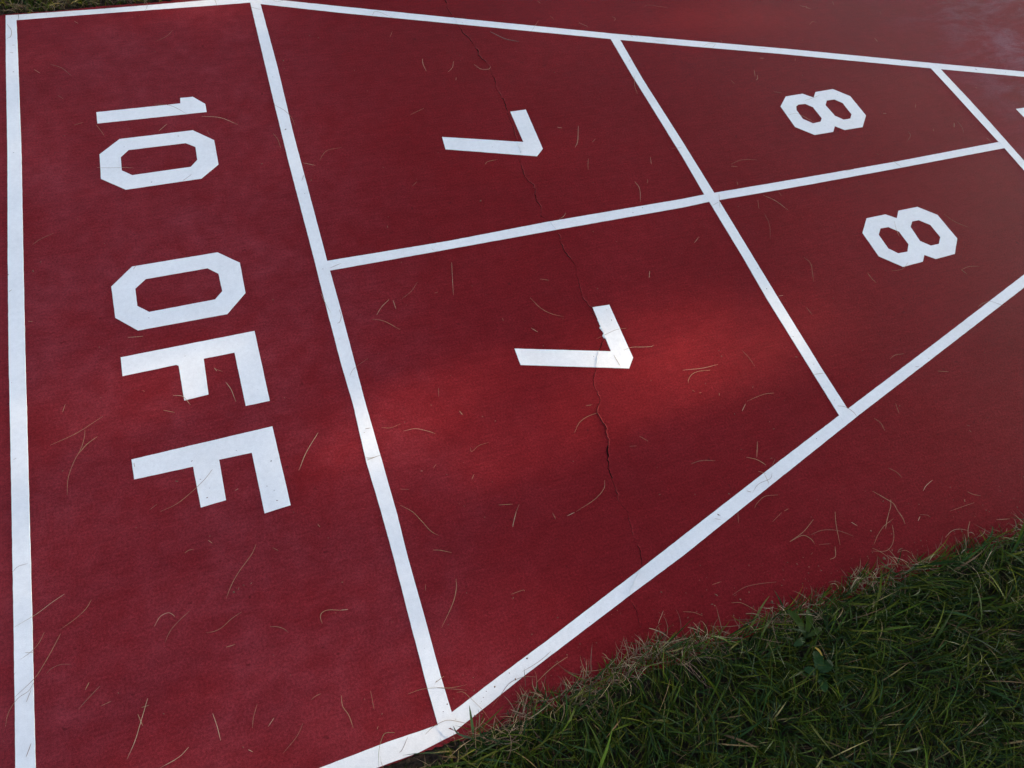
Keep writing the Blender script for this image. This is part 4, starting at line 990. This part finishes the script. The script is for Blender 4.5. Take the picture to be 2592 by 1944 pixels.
def near_lawn():
    parts = []
    # short dense under-layer, then long lying blades in locks, then a few wide ones
    for n, L0, L1, w0, w1, pit, dry, dens in ((38000, .020, .045, .0009, .0019, (15, 75), .13, 0), (26000, .035, .080, .0012, .0025, (8, 55), .04, 1), (2600, .045, .095, .0030, .0048, (10, 50), .04, 1)):
        x = rng.uniform(-1.0, 1.75, n)
        u = rng.random(n)
        e = lawn_edge(x)
        y = e - 0.006 - u ** 1.25 * 0.75
        cell = np.floor(x / 0.035) * 57 + np.floor(y / 0.03) * 131
        hsh = np.modf(np.abs(np.sin(cell * 12.9898) * 43758.5453))[0]
        h2 = np.modf(np.abs(np.sin(cell * 78.233) * 24634.6345))[0]
        # heading: mostly combed along +x a little away from the court, locks differ
        flow = np.where(x > 0.45, R(10), R(55))
        az = flow + (hsh - 0.5) * R(150) + rng.normal(0, R(28), n)
        az = np.where(rng.random(n) < 0.22, rng.uniform(0, 6.28, n), az)
        az = np.where(rng.random(n) < 0.25, az + math.pi, az)
        L = rng.uniform(L0, L1, n) * (0.75 + 0.5 * h2)
        # blades at the rim may lean out over the red but not far
        out = np.sin(az) * L * 0.8
        over = (y + out) - (e + 0.016)
        L = np.where(over > 0, L * 0.45, L)
        th0 = R(1) * rng.uniform(pit[0] + 15, pit[1] + 12, n)
        th1 = R(1) * rng.uniform(-25, 30, n)
        p = np.c_[x, y, -0.014 + 0.006 * rng.random(n)]
        parts.append(blades(p, az, L, rng.uniform(w0, w1, n), th0, th1, greens(n, dry), 5, rng.normal(0, 0.35, n), rng.normal(0, 0.6, n)))
    co, F, T = join(parts)
    o = link("grass", mesh_np("grass", co, F, T), M_BLADE)
    tag(o, "dark green mown lawn grass beside the court, combed flat in locks", "grass", kind="stuff")

def far_lawn():
    n = 26000
    x = rng.uniform(-1.5, 1.6, n)
    y = 0.972 + 0.006 * np.sin(x * 40) + rng.random(n) ** 1.2 * 0.7
    az = R(-80) + rng.normal(0, R(60), n)
    L = rng.uniform(0.03, 0.075, n)
    L = np.where(y < 0.99, L * 0.6, L)
    p = np.c_[x, y, np.full(n, -0.014)]
    co, F, T = blades(p, az, L, rng.uniform(0.0016, 0.0036, n), R(1) * rng.uniform(35, 85, n), R(1) * rng.uniform(-20, 50, n), greens(n, 0.10) * 1.25, 4, rng.normal(0, 0.4, n), rng.normal(0, 0.6, n))
    o = link("grass", mesh_np("grass", co, F, T), M_BLADE)
    tag(o, "mid green lawn grass growing behind the far end line", "grass", kind="stuff")

def thatch():
    """fine dead stalks matted along the rim of the lawn, some reaching over the red"""
    parts = []
    n = 900
    x = rng.uniform(-0.15, 1.35, n)
    x = np.where(rng.random(n) < 0.6, np.clip(rng.choice([0.09, 0.2, 0.30, 0.36, 0.42, 0.60, 0.78], n) + rng.normal(0, 0.035, n), -0.1, 1.3), x)
    e = lawn_edge(x)
    y = e - 0.012 + rng.normal(0.002, 0.010, n)
    az = rng.uniform(0, 6.28, n)
    L = np.exp(rng.normal(-3.45, 0.42, n))
    L = np.clip(L, 0.012, 0.085)
    out = np.sin(az) * L
    L = np.where((y + out) > e + 0.030, L * 0.5, L)
    pal = np.array([(0.175, 0.115, 0.060), (0.13, 0.07, 0.042), (0.24, 0.18, 0.095), (0.09, 0.05, 0.028)])
    tint = pal[rng.choice(4, n, p=[.34, .28, .2, .18])] * np.exp(rng.normal(0, 0.2, (n, 1)))
    p = np.c_[x, y, 0.001 + 0.006 * rng.random(n)]
    parts.append(blades(p, az, L, rng.uniform(0.0006, 0.0013, n), R(1) * rng.uniform(5, 55, n), R(1) * rng.uniform(-45, 10, n), tint, 6, rng.normal(0, 1.0, n), rng.normal(0, 0.5, n)))
    co, F, T = join(parts)
    co[:, 2] = np.maximum(co[:, 2], 0.0008)
    o = link("dry_grass", mesh_np("dry_grass", co, F, T), M_DRY)
    tag(o, "matted dry tan grass stalks along the lawn edge, spilling onto the red court", "dry grass", kind="stuff")
    n = 500
    x = rng.uniform(-0.62, 0.35, n)
    y = 0.968 + np.abs(rng.normal(0, 0.012, n))
    az = R(-60) + rng.normal(0, R(50), n)
    L = np.clip(np.exp(rng.normal(-3.4, 0.4, n)), 0.012, 0.07)
    p = np.c_[x, y, 0.0 + 0.008 * rng.random(n)]
    tint = pal[rng.choice(4, n)] * np.exp(rng.normal(0, 0.2, (n, 1)))
    co, F, T = blades(p, az, L, rng.uniform(0.0006, 0.0013, n), R(1) * rng.uniform(5, 60, n), R(1) * rng.uniform(-45, 20, n), tint, 6, rng.normal(0, 1.0, n))
    co[:, 2] = np.maximum(co[:, 2], 0.0012)
    o = link("dry_grass", mesh_np("dry_grass", co, F, T), M_DRY)
    tag(o, "sparse dry stalks along the far grass, hanging over the far end line", "dry grass", kind="stuff")

near_lawn()
far_lawn()
thatch()

def ribbon(name, path, w, col, parent=None, fold=0.15):
    """one wide leaf along a path, keeled along its middle"""
    path = np.array(catmull(path, 5))
    n = len(path)
    tan = np.gradient(path, axis=0)
    tan /= np.linalg.norm(tan, axis=1)[:, None]
    side = np.cross(tan, [0, 0, 1.0]); side /= np.linalg.norm(side, axis=1)[:, None] + 1e-9
    up = np.cross(side, tan)
    t = np.linspace(0, 1, n)
    ww = np.array([w(s) for s in t])[:, None]
    co = np.concatenate([path - side * ww + up * ww * fold * 2, path, path + side * ww + up * ww * fold * 2])
    i = np.arange(n - 1)
    F = np.concatenate([np.c_[i + a * n, i + a * n + 1, i + (a + 1) * n + 1, i + (a + 1) * n] for a in range(2)])
    tint = np.tile(np.array(col)[None], (len(co), 1))
    return link(name, mesh_np(name, co, F, tint), M_BLADE, parent)

def grass_w(w):
    return lambda t: w * 0.5 * (min(1, 0.5 + 2 * t) * (1 - t ** 3) + 0.03)
for path, w, col, lab in (
    ([(0.031, -0.936, 0.0), (0.0325, -0.922, 0.016), (0.0345, -0.905, 0.023), (0.036, -0.892, 0.026)], 0.0042, (0.06, 0.10, 0.03), "single green grass blade standing in front of the line corner near the last box"),
    ([(0.508, -0.930, 0.0), (0.532, -0.912, 0.009), (0.555, -0.896, 0.012), (0.574, -0.886, 0.012)], 0.0036, (0.11, 0.12, 0.03), "olive grass blade leaning from the lawn edge over the red strip"),
    ([(0.045, -0.945, 0.003), (0.012, -0.925, 0.012), (0.006, -0.910, 0.010)], 0.0030, (0.05, 0.075, 0.04), "short bluish green blade tip poking over the white corner by the lawn"),
    ([(1.02, -0.925, 0.0), (1.035, -0.915, 0.015), (1.045, -0.902, 0.02)], 0.004, (0.035, 0.09, 0.025), "upright green blade on the lawn edge at its far end"),
    ([(0.60, -0.985, 0.022), (0.603, -0.992, 0.024), (0.606, -1.006, 0.020)], 0.0036, (0.42, 0.26, 0.05), "yellow dead blade lying on the green lawn beside the broad weed leaves")):
    o = ribbon("green_shoot", path, grass_w(w), col)
    tag(o, lab, "grass shoot")

def weed(loc, spec, lab):
    r = bpy.data.objects.new("broadleaf_weed", None)
    C.objects.link(r)
    r.location = loc
    tag(r, lab, "weed")
    for az, L, w, lift, col in spec:
        d = np.array((math.cos(R(az)), math.sin(R(az)), 0))
        ph = rng.uniform(0, 6)
        path = [tuple(d * L * t + np.array((0, 0, lift * math.sin(math.pi * min(1, t * 0.75)) + 0.004))) for t in (0, .25, .5, .75, 1)]
        ribbon("leaf", path, lambda t: w * 0.5 * (math.sin(math.pi * (0.04 + 0.93 * t) ** 1.3) ** 0.8 * (1 + 0.16 * math.sin(t * 42 + ph)) + 0.06), col, r, 0.1)
weed((0.590, -1.022, 0.004), [(20, .030, .015, .012, (0.015, 0.040, 0.010)), (75, .034, .017, .014, (0.017, 0.044, 0.011)), (150, .026, .012, .010, (0.018, 0.05, 0.014)), (255, .028, .014, .010, (0.02, 0.052, 0.014))],
     "small broadleaf weed with toothed oval leaves low in the lawn grass")
weed((0.600, -0.966, 0.003), [(60, .045, .011, .016, (0.032, 0.056, 0.006)), (105, .050, .012, .018, (0.028, 0.050, 0.006)), (10, .032, .009, .012, (0.026, 0.046, 0.006)), (190, .03, .010, .012, (0.022, 0.05, 0.014))],
     "taller weed with narrow lobed leaves pointing at the court from the lawn rim")

# ---------------------------------------------------------------- unseen trees: leaves cut along sun rays shape the flecks, extra trees block sky
FLECKS = [  # x, y, sx, sy, share of sun let through
    (0.62, -0.398, 0.12, 0.058, 0.50), (0.28, -0.425, 0.22, 0.045, 0.17), (0.02, -0.44, 0.20, 0.05, 0.22), (-0.33, -0.23, 0.16, 0.05, 0.20),
    (-0.57, -0.18, 0.10, 0.06, 0.20), (1.32, 0.61, 0.28, 0.035, 0.20), (0.80, 0.58, 0.25, 0.05, 0.12), (1.66, 0.19, 0.14, 0.045, 0.20),
    (0.00, -0.92, 0.20, 0.06, 0.30), (-0.10, -0.70, 0.3, 0.05, 0.05), (-0.58, -0.55, 0.08, 0.05, 0.16), (-0.2, 1.1, 0.5, 0.08, 0.45)]
def through(x, y):
    t = np.full(np.shape(x), 0.02)
    for a, b, sx, sy, s in FLECKS:
        t = np.maximum(t, 0) + s * np.exp(-0.5 * (((x - a) / sx) ** 2 + ((y - b) / sy) ** 2))
    return np.clip(t, 0.0, 0.95)

def limb(bm_parts, a, b, r0, r1, sides=8, seg=6, bow=0.2):
    a, b = np.array(a, float), np.array(b, float)
    mid = (a + b) / 2 + rng.normal(0, bow, 3) * [1, 1, 0.4]
    path = catmull([a, mid, b], seg)
    return tube("limb", path, lambda t: r0 + (r1 - r0) * t, sides)

def tree(loc, h, crown_r, crown_h, n_leaf, leaf, lab, filt, upper=0):
    root = bpy.data.objects.new("shade_tree", None)
    C.objects.link(root)
    root.location = loc
    tag(root, lab, "tree")
    loc = np.array(loc)
    zc = h - crown_h / 2
    # trunk and limbs joined in one part
    bmt = bmesh.new()
    def add(me):
        bmt.from_mesh(me)
        bpy.data.meshes.remove(me)
    add(limb(None, (0, 0, -0.1), (rng.normal(0, .2), rng.normal(0, .2), h * 0.62), 0.02 * h + 0.04, 0.10, 10, 8, 0.15))
    tips = []
    for k in range(14):
        a = k * 2.4 + rng.uniform(-.3, .3)
        z0 = h * rng.uniform(0.22, 0.6)
        rr = crown_r * rng.uniform(0.55, 0.9)
        tip = (math.cos(a) * rr, math.sin(a) * rr, min(h * 0.92, z0 + rr * rng.uniform(0.35, 0.9)))
        add(limb(None, (0, 0, z0), tip, 0.075, 0.015, 6, 5, 0.25))
    mt = bpy.data.meshes.new("trunk")
    bmt.to_mesh(mt); bmt.free()
    link("trunk", mt, M_BARK, root)
    # leaf clumps through the crown volume
    nc = 170
    v = rng.normal(size=(nc, 3)); v /= np.linalg.norm(v, axis=1)[:, None]
    cc = v * (rng.random((nc, 1)) ** 0.45) * [crown_r, crown_r, crown_h / 2] + [0, 0, zc]
    which = rng.integers(0, nc, n_leaf)
    cs = crown_r * rng.uniform(0.13, 0.26, nc)
    p = cc[which] + rng.normal(size=(n_leaf, 3)) * cs[which][:, None]
    if filt:
        wp = p + loc
        t = wp[:, 2] / SUN.z
        gx, gy = wp[:, 0] - SUN.x * t, wp[:, 1] - SUN.y * t
        T_ = through(gx, gy)
        for ox, oy in ((.10, 0), (-.10, 0), (0, .045), (0, -.045)):      # a leaf reaches past its own middle
            T_ = np.maximum(T_, 0.9 * through(gx + ox, gy + oy))
        keep = -np.log(T_) / filt
        p = p[rng.random(len(p)) < np.clip(keep, 0, 1)]
    sz = np.full(len(p), leaf)
    if upper:                                  # added top of bigger leaves, hides the bright sky above the sun
        pu = rng.normal(size=(upper, 3)) * [crown_r * 0.6, crown_r * 0.6, 1.25] + [0, 0, h + 1.9]
        wp = pu + loc
        t = wp[:, 2] / SUN.z
        gy = wp[:, 1] - SUN.y * t
        gx = wp[:, 0] - SUN.x * t
        pu = pu[(gx < -3.2) | (gx > 4.5) | (np.abs(gy) > 3)]
        p = np.concatenate([p, pu]); sz = np.concatenate([sz, np.full(len(pu), 0.24)])
    n = len(p)
    az = rng.uniform(0, 6.28, n)
    leaf = sz
    col = np.array((0.05, 0.095, 0.022)) * np.exp(rng.normal(0, 0.3, (n, 1)))
    co, F, T = blades(p, az, rng.uniform(0.7, 1.2, n) * leaf, rng.uniform(0.5, 0.8, n) * leaf, rng.uniform(-1.0, 0.7, n), rng.uniform(-1.2, 0.2, n), col, 2, None, rng.normal(0, 0.8, n))
    link("crown", mesh_np("crown", co, F, T, smooth=False), M_LEAF, root)
    return root

D = 15.0
a0 = R(SUN_AZ)
cxy = np.array((0.75, -0.05)) + D * np.array((math.cos(a0), math.sin(a0)))
zc = D * math.tan(R(SUN_EL))
tree((float(cxy[0]), float(cxy[1]), -0.04), zc + 2.6, 3.2, 5.6, 150000, 0.085, "leafy tree standing past the tip of the court, shading the triangle", 7.5, 14000)
perp = np.array((-math.sin(a0), math.cos(a0)))
q = cxy + perp * 6.3 + (1.0, 0)
tree((float(q[0]), float(q[1]), -0.04), 12.5, 3.8, 9.0, 14000, 0.30, "leafy tree added to block sky light, beyond the court on its far lawn side", None)  # unseen, added to close off sky beside the first tree
q = cxy - perp * 6.0 + (1.5, 0)
tree((float(q[0]), float(q[1]), -0.04), 12.5, 3.8, 9.0, 14000, 0.30, "leafy tree added to block sky light, beyond the court on its near lawn side", None)  # likewise added out of view, blocks sky on the other flank

for az_, d_, h_, lab in ((52, 11.5, 13.0, "tall leafy tree added to block sky gloss, far lawn, nearest the tip end"), (82, 11.0, 12.0, "tall leafy tree added to block sky gloss, far lawn behind the 7 boxes"), (116, 12.5, 13.0, "tall leafy tree added to block sky gloss, far lawn behind the 10 OFF box")):  # row added out of view so the paint mirrors dark foliage, not sky
    tree((0.6 + d_ * math.cos(R(az_)), d_ * math.sin(R(az_)), -0.04), h_, 3.9, h_ * 0.72, 11000, 0.34, lab, None)
tree((0.9 + 8.0 * math.cos(R(-22)), 8.0 * math.sin(R(-22)), -0.04), 13.5, 4.3, 9.0, 15000, 0.32, "broad leafy tree added to darken the court, close on its near lawn side", None)  # added out of view to cut sky light and gloss at lower right
tree((3.6, -5.2, -0.04), 11.0, 4.2, 7.0, 14000, 0.30, "low spreading tree added to darken the near lawn beside the court", None)  # second unseen blocker, added to deepen the dark lower-right corner
